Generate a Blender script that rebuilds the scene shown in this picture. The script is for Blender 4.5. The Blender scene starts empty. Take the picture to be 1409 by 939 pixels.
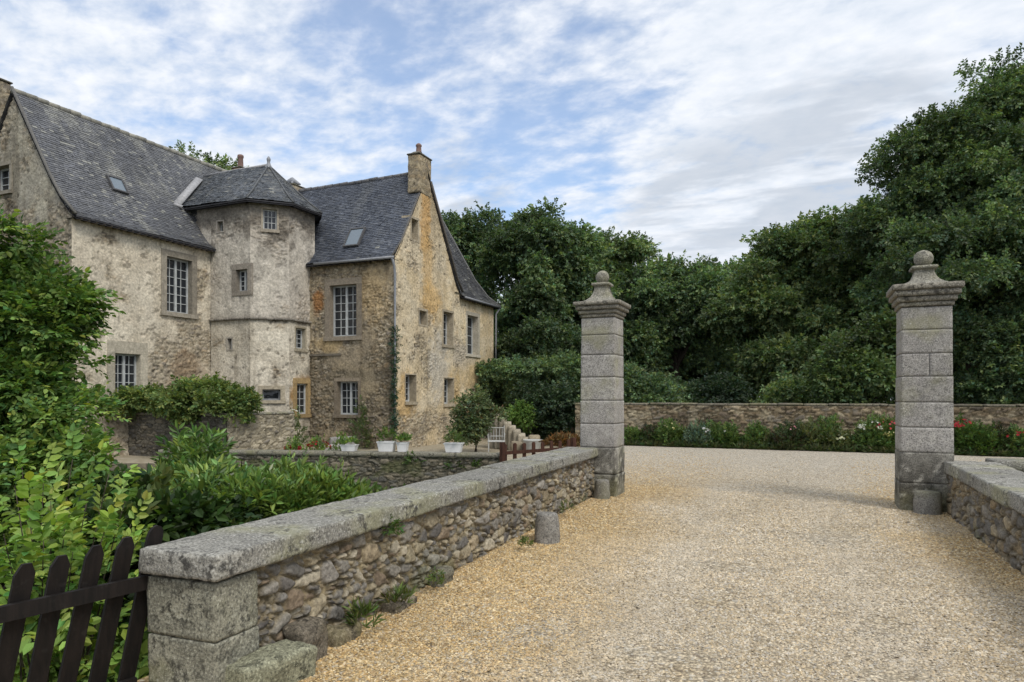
import bpy, math
import numpy as np
from mathutils import Vector, Matrix

SC = bpy.context.scene
COL = SC.collection
PI = math.pi

# ------------------------------------------------------------------ camera
EYE = np.array([0.0, 0.0, 1.65])
F_PX, CX, HY, W_PX, H_PX = 939.0, 704.5, 545.0, 1409.0, 939.0
YAW = math.atan((1110 - CX) / F_PX)                 # camera looks left of +Y by this angle
FWD = np.array([-math.sin(YAW), math.cos(YAW), 0.0])
RGT = np.array([math.cos(YAW), math.sin(YAW), 0.0])
cam_d = bpy.data.cameras.new('camera')
cam = bpy.data.objects.new('camera', cam_d); COL.objects.link(cam)
cam.location = EYE
cam.rotation_euler = (PI / 2, 0, YAW)
cam_d.sensor_width = 36.0
cam_d.lens = 36.0 * F_PX / W_PX
cam_d.shift_y = (HY - H_PX / 2) / W_PX
cam_d.clip_start = 0.05
cam_d.clip_end = 3000
SC.camera = cam

# ------------------------------------------------------------------ world: Nishita sky seen through broken thin cloud
SUN_DIR = np.array([0.78, -0.52, 1.10]); SUN_DIR /= np.linalg.norm(SUN_DIR)
world = bpy.data.worlds.new('World'); SC.world = world
world.use_nodes = True
wt = world.node_tree; wt.nodes.clear()
def wn(t, **kw):
    n = wt.nodes.new(t)
    for k, v in kw.items(): setattr(n, k, v)
    return n
def wmath(op, a, b=None, c=None, clamp=False):
    n = wn('ShaderNodeMath', operation=op, use_clamp=clamp)
    for i, v in enumerate((a, b, c)):
        if v is None: continue
        if isinstance(v, (int, float)): n.inputs[i].default_value = v
        else: wt.links.new(v, n.inputs[i])
    return n.outputs[0]
sky = wn('ShaderNodeTexSky', sky_type='NISHITA', sun_disc=False)
sky.sun_elevation = math.asin(SUN_DIR[2])
sky.sun_rotation = math.atan2(SUN_DIR[0], SUN_DIR[1])
sky.air_density = 1.0; sky.dust_density = 0.6; sky.ozone_density = 2.0
tc = wn('ShaderNodeTexCoord')
sp = wn('ShaderNodeSeparateXYZ'); wt.links.new(tc.outputs['Generated'], sp.inputs[0])
zc = wmath('ADD', wmath('MAXIMUM', sp.outputs[2], 0.0), 0.16)
cu = wmath('DIVIDE', sp.outputs[0], zc); cv = wmath('DIVIDE', sp.outputs[1], zc)
cb = wn('ShaderNodeCombineXYZ'); wt.links.new(cu, cb.inputs[0]); wt.links.new(cv, cb.inputs[1])
def wnoise(scale, detail, rough, off=(0, 0, 0), rot=0.0, stretch=(1, 1, 1), dist=0.0):
    mp = wn('ShaderNodeMapping'); wt.links.new(cb.outputs[0], mp.inputs[0])
    mp.inputs['Location'].default_value = off; mp.inputs['Rotation'].default_value = (0, 0, rot); mp.inputs['Scale'].default_value = stretch
    n = wn('ShaderNodeTexNoise'); wt.links.new(mp.outputs[0], n.inputs['Vector'])
    n.inputs['Scale'].default_value = scale; n.inputs['Detail'].default_value = detail
    n.inputs['Roughness'].default_value = rough; n.inputs['Distortion'].default_value = dist
    return n.outputs['Fac']
def wblob(d, k):                                    # 1 towards a fixed sky direction, falling to 0 over a cone
    d = np.array(d, float); d /= np.linalg.norm(d)
    n = wn('ShaderNodeVectorMath', operation='DOT_PRODUCT'); wt.links.new(tc.outputs['Generated'], n.inputs[0])
    n.inputs[1].default_value = d
    mr = wn('ShaderNodeMapRange', interpolation_type='SMOOTHSTEP'); wt.links.new(n.outputs['Value'], mr.inputs[0])
    mr.inputs[1].default_value = math.cos(k); mr.inputs[2].default_value = 1.0
    return mr.outputs[0]
def ray(px, py):
    return FWD + (px - CX) / F_PX * RGT + np.array([0, 0, (HY - py) / F_PX])
cover = wnoise(1.3, 4, 0.5, off=(3.1, 0.4, 0), rot=0.5, stretch=(1, 1.4, 1))
ripple = wnoise(10.0, 5, 0.58, off=(0.7, 2.2, 0), rot=0.85, stretch=(1, 1.3, 1), dist=0.15)
mid = wnoise(3.6, 5, 0.55, off=(4.4, 1.2, 0), rot=0.6, stretch=(1, 1.3, 1), dist=0.15)
streak = wnoise(2.2, 5, 0.55, off=(5.0, 1.0, 0), rot=-0.25, stretch=(0.8, 2.6, 1))
blue1 = wblob(ray(650, 70), 0.36)
blue2 = wblob(ray(360, 40), 0.30)
blue3 = wblob(ray(770, 225), 0.18)
blue4 = wblob(ray(120, 60), 0.20)
wht1 = wblob(ray(190, 160), 0.26)
wht2 = wblob(ray(1150, 60), 0.50)
cl = wmath('ADD', wmath('MULTIPLY', cover, 0.25), wmath('ADD', wmath('MULTIPLY', ripple, 0.62), wmath('ADD', wmath('MULTIPLY', mid, 0.7), wmath('MULTIPLY', streak, 0.35))))
cl = wmath('SUBTRACT', cl, wmath('MULTIPLY', blue1, 0.21))
cl = wmath('SUBTRACT', cl, wmath('MULTIPLY', blue2, 0.13))
cl = wmath('SUBTRACT', cl, wmath('MULTIPLY', blue3, 0.14))
cl = wmath('SUBTRACT', cl, wmath('MULTIPLY', blue4, 0.14))
cl = wmath('ADD', cl, wmath('MULTIPLY', wht1, 0.12))
cl = wmath('ADD', cl, wmath('MULTIPLY', wht2, 0.10))
mr = wn('ShaderNodeMapRange', interpolation_type='SMOOTHSTEP'); wt.links.new(cl, mr.inputs[0])
mr.inputs[1].default_value = 0.56; mr.inputs[2].default_value = 1.00
mr.inputs[3].default_value = 0.28; mr.inputs[4].default_value = 1.0
mask = mr.outputs[0]
# shading of the cloud deck: grey bellies
g1 = wblob(ray(1110, 240), 0.17); g2 = wblob(ray(940, 285), 0.11); g3 = wblob(ray(640, 265), 0.09); g4 = wblob(ray(1230, 190), 0.11)
gn = wnoise(2.4, 5, 0.55, off=(1.3, 7.7, 0), rot=0.3, stretch=(1, 2.4, 1), dist=0.3)
gsum = wmath('ADD', wmath('ADD', g1, g4), wmath('ADD', g2, g3), clamp=True)
gmr = wn('ShaderNodeMapRange', interpolation_type='SMOOTHSTEP'); wt.links.new(gn, gmr.inputs[0])
gmr.inputs[1].default_value = 0.36; gmr.inputs[2].default_value = 0.56
grey = wmath('MULTIPLY', wmath('MULTIPLY', gsum, gmr.outputs[0], clamp=True), 0.66)
soft = wn('ShaderNodeMapRange'); wt.links.new(ripple, soft.inputs[0])
soft.inputs[1].default_value = 0.3; soft.inputs[2].default_value = 0.7
ccol = wn('ShaderNodeMix', data_type='RGBA'); wt.links.new(soft.outputs[0], ccol.inputs['Factor'])
ccol.inputs['A'].default_value = (5.2, 5.7, 6.4, 1); ccol.inputs['B'].default_value = (6.7, 6.9, 7.3, 1)
gcol = wn('ShaderNodeMix', data_type='RGBA'); wt.links.new(grey, gcol.inputs['Factor'])
wt.links.new(ccol.outputs['Result'], gcol.inputs['A']); gcol.inputs['B'].default_value = (3.5, 3.95, 4.6, 1)
skyg = wn('ShaderNodeMix', data_type='RGBA', blend_type='MULTIPLY'); skyg.inputs['Factor'].default_value = 1.0
wt.links.new(sky.outputs[0], skyg.inputs['A']); skyg.inputs['B'].default_value = (1.15, 1.3, 1.4, 1)
fin = wn('ShaderNodeMix', data_type='RGBA'); wt.links.new(mask, fin.inputs['Factor'])
wt.links.new(skyg.outputs['Result'], fin.inputs['A']); wt.links.new(gcol.outputs['Result'], fin.inputs['B'])
bg = wn('ShaderNodeBackground'); wt.links.new(fin.outputs['Result'], bg.inputs['Color']); bg.inputs['Strength'].default_value = 0.10
wo = wn('ShaderNodeOutputWorld'); wt.links.new(bg.outputs[0], wo.inputs[0])

# ------------------------------------------------------------------ sun (behind thin cloud) and exposure
sun_d = bpy.data.lights.new('sun', 'SUN'); sun_d.energy = 1.5; sun_d.angle = math.radians(22); sun_d.color = (1.0, 0.94, 0.84)
sun = bpy.data.objects.new('sun', sun_d); COL.objects.link(sun)
sun.rotation_euler = Vector(SUN_DIR).to_track_quat('Z', 'Y').to_euler()
sun.location = (20, -10, 30)
SC.view_settings.view_transform = 'Standard'
SC.view_settings.look = 'None'
SC.view_settings.gamma = 1.0
SC.view_settings.use_curve_mapping = False
SC.view_settings.exposure = 0.53
SC.render.engine = 'CYCLES'
SC.cycles.max_bounces = 6; SC.cycles.diffuse_bounces = 3; SC.cycles.glossy_bounces = 2
SC.cycles.transmission_bounces = 3; SC.cycles.transparent_max_bounces = 4
SC.cycles.use_adaptive_sampling = True; SC.cycles.adaptive_threshold = 0.015
SC.cycles.use_denoising = True

# ------------------------------------------------------------------ numpy noise
def h01(ix, iy=0, iz=0, seed=0):
    a = (np.asarray(ix).astype(np.int64) * 374761393 + np.asarray(iy).astype(np.int64) * 668265263 +
         np.asarray(iz).astype(np.int64) * 2147483647 + seed * 974634667) & 0xFFFFFFFF
    a = a.astype(np.uint64)
    a = ((a ^ (a >> np.uint64(15))) * np.uint64(2246822519)) & np.uint64(0xFFFFFFFF)
    a = ((a ^ (a >> np.uint64(13))) * np.uint64(3266489917)) & np.uint64(0xFFFFFFFF)
    a = a ^ (a >> np.uint64(16))
    return a.astype(np.float64) / 4294967295.0
def vnoise(x, y, z=None, seed=0):
    x = np.asarray(x, float); y = np.asarray(y, float)
    z = np.zeros_like(x) if z is None else np.asarray(z, float)
    xi, yi, zi = np.floor(x), np.floor(y), np.floor(z)
    fx, fy, fz = x - xi, y - yi, z - zi
    fx, fy, fz = fx * fx * (3 - 2 * fx), fy * fy * (3 - 2 * fy), fz * fz * (3 - 2 * fz)
    r = 0
    for dx in (0, 1):
        for dy in (0, 1):
            for dz in (0, 1):
                w = (fx if dx else 1 - fx) * (fy if dy else 1 - fy) * (fz if dz else 1 - fz)
                r = r + w * h01(xi + dx, yi + dy, zi + dz, seed)
    return r
def fbm(x, y, z=None, octv=4, seed=0, gain=0.5):
    s, a, t = 0, 1.0, 0
    x = np.asarray(x, float); y = np.asarray(y, float)
    z = np.zeros_like(x) if z is None else np.asarray(z, float)
    for o in range(octv):
        k = 2.0 ** o
        s = s + a * vnoise(x * k, y * k, z * k, seed + o * 17); t += a; a *= gain
    return s / t
def sstep(a, b, x):
    t = np.clip((x - a) / (b - a), 0, 1); return t * t * (3 - 2 * t)
def voro(u, v, seed=0, jit=0.85):
    """edge distance (F2-F1), cell id pair, for unit cells laid in running courses"""
    u = np.asarray(u, float); v = np.asarray(v, float)
    vi0 = np.floor(v)
    f1 = np.full(u.shape, 9.0); f2 = np.full(u.shape, 9.0)
    c1 = np.zeros(u.shape); c2 = np.zeros(u.shape)
    for dy in (-1, 0, 1):
        vi = vi0 + dy
        sh = h01(vi, 0, 7, seed)
        ui0 = np.floor(u + sh)
        for dx in (-1, 0, 1):
            ui = ui0 + dx
            px = ui - sh + 0.5 + jit * (h01(ui, vi, 1, seed) - 0.5)
            py = vi + 0.5 + jit * (h01(ui, vi, 2, seed) - 0.5)
            ax, ay = np.abs(u - px), np.abs(v - py)
            d = (ax ** 2.6 + ay ** 2.6) ** (1 / 2.6)
            n = d < f1
            f2 = np.where(n, f1, np.minimum(f2, d))
            c1 = np.where(n, ui, c1); c2 = np.where(n, vi, c2)
            f1 = np.where(n, d, f1)
    return f2 - f1, c1, c2

# ------------------------------------------------------------------ objects
ORIG = {}
def thing(name, label, cat, loc=(0, 0, 0), group=None):
    o = bpy.data.objects.new(name, None); COL.objects.link(o)
    o.location = loc; o.empty_display_size = 0.2
    o['label'] = label; o['category'] = cat
    if group: o['group'] = group
    ORIG[o.name] = np.array(loc, float)
    return o
def tag(o, label, cat=None, group=None):
    o['label'] = label
    if cat: o['category'] = cat
    if group: o['group'] = group
    return o
def mesh_np(name, V, polys, mat, parent=None, col=None, smooth=False, mat_idx=None):
    """polys: list of int arrays (n,3) or (n,4). V in world coordinates."""
    V = np.asarray(V, float)
    org = ORIG.get(parent.name, np.zeros(3)) if parent else np.zeros(3)
    me = bpy.data.meshes.new(name)
    polys = [np.asarray(p, np.int32) for p in polys if len(p)]
    nl = sum(p.size for p in polys); npoly = sum(len(p) for p in polys)
    me.vertices.add(len(V)); me.vertices.foreach_set('co', (V - org).astype(np.float32).ravel())
    me.loops.add(nl); me.polygons.add(npoly)
    me.loops.foreach_set('vertex_index', np.concatenate([p.ravel() for p in polys]))
    starts, s = [], 0
    for p in polys:
        k = p.shape[1]; starts.append(s + np.arange(len(p), dtype=np.int32) * k); s += p.size
    me.polygons.foreach_set('loop_start', np.concatenate(starts).astype(np.int32))
    for m in (mat if isinstance(mat, (list, tuple)) else [mat]): me.materials.append(m)
    if mat_idx is not None: me.polygons.foreach_set('material_index', np.asarray(mat_idx, np.int32))
    me.polygons.foreach_set('use_smooth', np.full(npoly, bool(smooth)))
    me.update(calc_edges=True)
    if col is not None:
        c = np.asarray(col, np.float32)
        if c.shape[1] == 3: c = np.concatenate([c, np.ones((len(c), 1), np.float32)], 1)
        a = me.color_attributes.new('Col', 'FLOAT_COLOR', 'POINT'); a.data.foreach_set('color', c.ravel())
    o = bpy.data.objects.new(name, me); COL.objects.link(o)
    if parent:
        o.parent = parent; ORIG[o.name] = org
    return o
class MB:
    def __init__(s): s.V = []; s.Q = []; s.T = []; s.C = []; s.n = 0
    def add(s, V, Q=None, T=None, col=None):
        V = np.asarray(V, float).reshape(-1, 3)
        s.V.append(V)
        if Q is not None and len(Q): s.Q.append(np.asarray(Q, int) + s.n)
        if T is not None and len(T): s.T.append(np.asarray(T, int) + s.n)
        c = np.ones((len(V), 3)) if col is None else np.broadcast_to(np.asarray(col, float), (len(V), 3))
        s.C.append(c); s.n += len(V)
    def frame_box(s, O, X, Y, Z, a, b, col=None):
        """box between corners a and b in the frame O, X, Y, Z"""
        O, X, Y, Z = (np.asarray(t, float) for t in (O, X, Y, Z))
        P = []
        for k in (a[2], b[2]):
            for (i, j) in ((a[0], a[1]), (b[0], a[1]), (b[0], b[1]), (a[0], b[1])):
                P.append(O + X * i + Y * j + Z * k)
        s.add(P, [[0, 3, 2, 1], [4, 5, 6, 7], [0, 1, 5, 4], [1, 2, 6, 5], [2, 3, 7, 6], [3, 0, 4, 7]], col=col)
    def box(s, a, b, col=None):
        s.frame_box((0, 0, 0), (1, 0, 0), (0, 1, 0), (0, 0, 1), a, b, col)
    def tube(s, P, R, n=8, col=None, cap=True):
        P = np.asarray(P, float); R = np.broadcast_to(np.asarray(R, float), (len(P),))
        T = np.gradient(P, axis=0); T /= np.linalg.norm(T, axis=1)[:, None] + 1e-9
        ref = np.array([0, 0, 1.0]) if abs(T[0, 2]) < 0.9 else np.array([1.0, 0, 0])
        A = np.cross(T, ref); A /= np.linalg.norm(A, axis=1)[:, None] + 1e-9
        B = np.cross(T, A)
        th = np.arange(n) / n * 2 * PI
        V = P[:, None] + R[:, None, None] * (np.cos(th)[None, :, None] * A[:, None] + np.sin(th)[None, :, None] * B[:, None])
        i = np.arange(len(P) - 1)[:, None] * n; j = np.arange(n)[None]; j2 = (j + 1) % n
        Q = np.stack([i + j, i + j2, i + n + j2, i + n + j], -1).reshape(-1, 4)
        V = V.reshape(-1, 3)
        Tt = None
        if cap:
            k = len(V); V = np.concatenate([V, P[:1], P[-1:]])
            jj = np.arange(n); m = (len(P) - 1) * n
            Tt = np.concatenate([np.stack([(jj + 1) % n, jj, np.full(n, k)], 1), np.stack([m + jj, m + (jj + 1) % n, np.full(n, k + 1)], 1)])
        s.add(V, Q, Tt, col)
    def lathe(s, c, prof, n=20, col=None, square=False):
        th = np.arange(n) / n * 2 * PI
        if square: th = np.arange(4) / 4 * 2 * PI + PI / 4; n = 4
        prof = np.asarray(prof, float); k = math.sqrt(2) if square else 1.0
        V = np.stack([c[0] + k * prof[:, :1] * np.cos(th), c[1] + k * prof[:, :1] * np.sin(th), c[2] + prof[:, 1:] + 0 * th], -1).reshape(-1, 3)
        i = np.arange(len(prof) - 1)[:, None] * n; j = np.arange(n)[None]; j2 = (j + 1) % n
        Q = np.stack([i + j, i + j2, i + n + j2, i + n + j], -1).reshape(-1, 4)
        s.add(V, Q, None, col)
    def rough_box(s, O, X, Y, Z, size, r=0.02, step=0.05, amp=0.008, seed=0, col=None, freq=5.0, taper=0.0, colfn=None):
        """a worn stone block: rounded edges, uneven faces. O is the centre of its base."""
        sx, sy, sz = size
        nx, ny, nz = (max(2, int(round(t / step))) for t in size)
        pts, quads, base = [], [], 0
        def face(fa, na, nb):
            nonlocal base
            a = np.linspace(0, 1, na + 1); b = np.linspace(0, 1, nb + 1)
            A, B = np.meshgrid(a, b, indexing='ij')
            pts.append(fa(A.ravel(), B.ravel()))
            i = np.arange(na)[:, None] * (nb + 1) + np.arange(nb)[None]
            quads.append(np.stack([i, i + nb + 1, i + nb + 2, i + 1], -1).reshape(-1, 4) + base); base += (na + 1) * (nb + 1)
        o1 = lambda A: np.ones_like(A); o0 = lambda A: np.zeros_like(A)
        face(lambda A, B: np.stack([A, B, o1(A)], 1), nx, ny); face(lambda A, B: np.stack([B, A, o0(A)], 1), ny, nx)
        face(lambda A, B: np.stack([A, o0(A), B], 1), nx, nz); face(lambda A, B: np.stack([B, o1(A), A], 1), nz, nx)
        face(lambda A, B: np.stack([o1(A), A, B], 1), ny, nz); face(lambda A, B: np.stack([o0(A), B, A], 1), nz, ny)
        P = np.concatenate(pts); Q = np.concatenate(quads)
        key = np.round(P * [nx * 4, ny * 4, nz * 4]).astype(int)
        _, first, inv = np.unique(key, axis=0, return_index=True, return_inverse=True)
        inv = inv.ravel(); P = P[first]; Q = inv[Q]
        L = (P - 0.5) * [sx, sy, sz]
        H = np.array([sx, sy, sz]) / 2
        I = np.clip(L, -(H - r), H - r); D = L - I
        n = np.linalg.norm(D, axis=1)[:, None]
        Nn = np.where(n > 1e-9, D / np.maximum(n, 1e-9), 0)
        L = I + Nn * r
        w = np.asarray(O, float)
        G = L + [0, 0, sz / 2]
        k = 1 - taper * G[:, 2:3] / sz
        G[:, :2] *= k
        Wp = w + G[:, :1] * np.asarray(X, float) + G[:, 1:2] * np.asarray(Y, float) + G[:, 2:3] * np.asarray(Z, float)
        Nw = Nn[:, :1] * np.asarray(X, float) + Nn[:, 1:2] * np.asarray(Y, float) + Nn[:, 2:3] * np.asarray(Z, float)
        dn = fbm(Wp[:, 0] * freq, Wp[:, 1] * freq, Wp[:, 2] * freq, 4, seed) - 0.5
        Wp = Wp + Nw * (dn * 2 * amp)[:, None]
        s.add(Wp, Q, None, col if colfn is None else colfn(Wp))
    def build(s, name, mat, parent=None, smooth=False, color=True):
        V = np.concatenate(s.V); polys = []
        if s.Q: polys.append(np.concatenate(s.Q))
        if s.T: polys.append(np.concatenate(s.T))
        return mesh_np(name, V, polys, mat, parent, np.concatenate(s.C) if color else None, smooth)

# ------------------------------------------------------------------ rays through pixels of the survey photograph (for measuring planes)
def on_z(px, py, z=0.0):
    d = ray(px, py); return EYE + d * ((z - EYE[2]) / d[2])
def on_plane(px, py, O, n):
    d = ray(px, py); O = np.asarray(O, float); n = np.asarray(n, float)
    return EYE + d * (np.dot(O - EYE, n) / np.dot(d, n))
def at(px, py, t): return EYE + ray(px, py) * t

# ------------------------------------------------------------------ materials
class NT:
    def __init__(s, name):
        s.m = bpy.data.materials.new(name); s.m.use_nodes = True
        s.t = s.m.node_tree; s.t.nodes.clear()
        s.out = s.n('ShaderNodeOutputMaterial'); s.b = s.n('ShaderNodeBsdfPrincipled')
        s.l(s.b.outputs[0], s.out.inputs[0])
    def n(s, t, **kw):
        n = s.t.nodes.new(t)
        for k, v in kw.items(): setattr(n, k, v)
        return n
    def l(s, a, b): s.t.links.new(a, b)
    def coord(s, which='Object', scale=(1, 1, 1)):
        c = s.n('ShaderNodeTexCoord'); m = s.n('ShaderNodeMapping'); s.l(c.outputs[which], m.inputs[0]); m.inputs['Scale'].default_value = scale
        return m.outputs[0]
    def noise(s, vec, scale, detail=4, rough=0.55, dist=0.0):
        n = s.n('ShaderNodeTexNoise'); s.l(vec, n.inputs['Vector'])
        n.inputs['Scale'].default_value = scale; n.inputs['Detail'].default_value = detail; n.inputs['Roughness'].default_value = rough; n.inputs['Distortion'].default_value = dist
        return n.outputs['Fac']
    def voro(s, vec, scale, feature='F1', out='Distance', rand=1.0):
        n = s.n('ShaderNodeTexVoronoi', feature=feature); s.l(vec, n.inputs['Vector']); n.inputs['Scale'].default_value = scale; n.inputs['Randomness'].default_value = rand
        return n.outputs[out]
    def mr(s, f, a, b, c=0.0, d=1.0, smooth=True):
        n = s.n('ShaderNodeMapRange', interpolation_type='SMOOTHSTEP' if smooth else 'LINEAR'); s.l(f, n.inputs[0])
        for i, v in enumerate((a, b, c, d)): n.inputs[i + 1].default_value = v
        return n.outputs[0]
    def math(s, op, a, b=None):
        n = s.n('ShaderNodeMath', operation=op)
        for i, v in enumerate((a, b)):
            if v is None: continue
            if isinstance(v, (int, float)): n.inputs[i].default_value = v
            else: s.l(v, n.inputs[i])
        return n.outputs[0]
    def mix(s, f, a, b, blend='MIX'):
        n = s.n('ShaderNodeMix', data_type='RGBA', blend_type=blend)
        for k, v in (('Factor', f), ('A', a), ('B', b)):
            i = n.inputs[k]
            if isinstance(v, (int, float)): i.default_value = v
            elif isinstance(v, tuple): i.default_value = v + (1,) if len(v) == 3 else v
            else: s.l(v, i)
        return n.outputs['Result']
    def attr(s, name='Col'):
        n = s.n('ShaderNodeVertexColor', layer_name=name); return n.outputs[0]
    def bump(s, h, strength, dist, prev=None):
        n = s.n('ShaderNodeBump'); s.l(h, n.inputs['Height']); n.inputs['Strength'].default_value = strength; n.inputs['Distance'].default_value = dist
        if prev is not None: s.l(prev, n.inputs['Normal'])
        return n.outputs[0]
    def fin(s, col, rough=0.9, spec=0.25, nrm=None):
        if isinstance(col, tuple): s.b.inputs['Base Color'].default_value = col + (1,)
        else: s.l(col, s.b.inputs['Base Color'])
        s.b.inputs['Roughness'].default_value = rough; s.b.inputs['Specular IOR Level'].default_value = spec
        if nrm is not None: s.l(nrm, s.b.inputs['Normal'])
        return s.m
def grey(v): return (v, v, v)

def mat_attr_stone(name, fine=30.0, lo=0.62, hi=1.3, bump=0.5, dist=0.01, rough=0.92, spec=0.2, speck=0.0, mid=6.0):
    t = NT(name); v = t.coord()
    n1 = t.noise(v, fine, 5, 0.65); n2 = t.noise(v, mid, 4, 0.6)
    k = t.math('MULTIPLY', t.mr(n1, 0.3, 0.7, lo, hi, False), t.mr(n2, 0.3, 0.7, 0.82, 1.15, False))
    cc = t.n('ShaderNodeCombineColor')
    for i in range(3): t.l(k, cc.inputs[i])
    c = t.mix(1.0, t.attr(), cc.outputs[0], 'MULTIPLY')
    if speck:
        s1 = t.voro(v, speck); c = t.mix(t.mr(s1, 0.10, 0.22, 0.5, 0.0), c, (0.5, 0.5, 0.47))
        s2 = t.voro(v, speck * 0.8); c = t.mix(t.mr(s2, 0.86, 0.98, 0.0, 0.6), c, (0.06, 0.06, 0.055))
    b = t.bump(t.math('ADD', n1, t.math('MULTIPLY', n2, 0.6)), bump, dist)
    return t.fin(c, rough, spec, b)
M = {}
M['rubble'] = mat_attr_stone('rubble_stone', 38, 0.55, 1.4, 0.8, 0.015)
M['plaster'] = mat_attr_stone('lime_plaster', 12, 0.68, 1.27, 0.7, 0.03, mid=3.0)
M['slate'] = mat_attr_stone('slate', 14, 0.7, 1.3, 0.25, 0.01, rough=0.62, spec=0.4, mid=3.0)
M['dressed'] = mat_attr_stone('dressed_stone', 14, 0.7, 1.25, 0.5, 0.012)
M['pebble'] = mat_attr_stone('pebble', 120, 0.85, 1.15, 0.3, 0.003)

def mat_granite(name, dark=0.45, base=(0.30, 0.29, 0.27), scale=1.0):
    """weathered granite: fine crystals, black lichen blotches, pale lichen rosettes"""
    t = NT(name); v = t.coord()
    n1 = t.noise(v, 60 * scale, 4, 0.75); n2 = t.noise(v, 3.2, 5, 0.6, 0.3); n3 = t.noise(v, 13, 6, 0.72); n4 = t.noise(v, 1.3, 4, 0.55); n6 = t.noise(v, 28, 5, 0.7, 0.2)
    c = t.mix(t.mr(n2, 0.35, 0.65), tuple(b * 0.80 for b in base), tuple(b * 1.2 for b in base))
    c = t.mix(t.mr(n1, 0.50, 0.64, 0, 0.9), c, (0.085, 0.085, 0.085)); c = t.mix(t.mr(n1, 0.47, 0.34), c, (0.54, 0.53, 0.49))
    c = t.mix(t.mr(n4, 0.48, 0.66, 0, 0.5), c, (0.29, 0.285, 0.15))
    blk = t.math('MULTIPLY', t.mr(t.math('ADD', t.math('MULTIPLY', n3, .6), t.math('MULTIPLY', n6, .4)), 0.47, 0.58), t.mr(n2, 0.40, 0.6, 0.12, 1)); c = t.mix(t.math('MULTIPLY', blk, dark), c, (0.05, 0.048, 0.045))
    w = t.voro(v, 16); wn_ = t.noise(v, 40, 3); ros = t.math('MULTIPLY', t.mr(t.math('ADD', w, t.math('MULTIPLY', wn_, 0.45)), 0.45, 0.32), t.mr(n4, 0.42, 0.54)); c = t.mix(t.math('MULTIPLY', ros, 0.65), c, (0.54, 0.54, 0.49))
    c = t.mix(t.mr(n6, 0.60, 0.68, 0, 0.55), c, (0.55, 0.54, 0.50))
    c = t.mix(1.0, c, t.attr(), 'MULTIPLY')
    b = t.bump(t.math('ADD', t.math('ADD', n3, n1), n6), 0.7, 0.010)
    return t.fin(c, 0.93, 0.2, b)
M['granite'] = mat_granite('granite_pillar', 0.42, (0.365, 0.35, 0.33))
M['coping'] = mat_granite('granite_coping', 0.95, (0.30, 0.29, 0.255))

def mat_plain(name, col, rough=0.6, spec=0.3, var=0.15, scale=8.0, bump=0.0):
    t = NT(name); v = t.coord(); n = t.noise(v, scale, 4)
    c = t.mix(t.mr(n, 0.3, 0.7), tuple(x * (1 - var) for x in col), tuple(x * (1 + var) for x in col))
    return t.fin(c, rough, spec, t.bump(n, bump, 0.01) if bump else None)
M['white_paint'] = mat_plain('white_window_paint', (0.43, 0.45, 0.455), 0.55)
M['lead'] = mat_plain('lead_flashing', (0.36, 0.36, 0.37), 0.5, 0.4)
M['zinc'] = mat_plain('zinc', (0.22, 0.23, 0.25), 0.45, 0.5)
M['terracotta'] = mat_plain('old_clay', (0.20, 0.13, 0.11), 0.9)
M['pot_white'] = mat_plain('white_pot', (0.74, 0.74, 0.74), 0.5, 0.4, 0.06)
M['metal_white'] = mat_plain('white_metal', (0.42, 0.42, 0.40), 0.5, 0.4, 0.1)
M['bark'] = mat_plain('bark', (0.085, 0.07, 0.055), 0.95, 0.1, 0.4, 12, 0.8)
M['soil'] = mat_plain('soil', (0.07, 0.055, 0.035), 0.95, 0.1, 0.4, 6, 0.6)
M['deck'] = mat_plain('roof_underside', (0.05, 0.05, 0.055), 0.9, 0.1)
M['pale_step'] = mat_plain('pale_step_stone', (0.46, 0.44, 0.39), 0.9, 0.2, 0.25, 5, 0.4)
def mat_wood(name, a, b, sc=(30, 30, 3)):
    t = NT(name); v = t.coord('Object', sc); n = t.noise(v, 1.0, 6, 0.6, 0.4); n2 = t.noise(t.coord(), 20, 3)
    c = t.mix(t.mr(n, 0.3, 0.7), a, b); c = t.mix(t.mr(n2, 0.58, 0.75, 0, 0.15), c, (0.07, 0.065, 0.06))
    return t.fin(c, 0.75, 0.3, t.bump(n, 0.6, 0.006))
M['dark_wood'] = mat_wood('dark_stained_wood', (0.005, 0.004, 0.0035), (0.014, 0.010, 0.0085))
M['brown_wood'] = mat_wood('brown_stained_wood', (0.035, 0.014, 0.009), (0.085, 0.036, 0.022))
t = NT('window_glass'); t.b.inputs['Base Color'].default_value = (0.022, 0.026, 0.032, 1); t.b.inputs['Roughness'].default_value = 0.06
gv = t.coord(); t.l(t.bump(t.noise(gv, 4, 2), 0.5, 0.05), t.b.inputs['Normal']); M['glass'] = t.m
t = NT('rooflight_glass'); t.b.inputs['Base Color'].default_value = (0.16, 0.20, 0.24, 1); t.b.inputs['Roughness'].default_value = 0.05; M['skyglass'] = t.m  # pale blue base colour stands in for sky reflected in the pane

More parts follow.
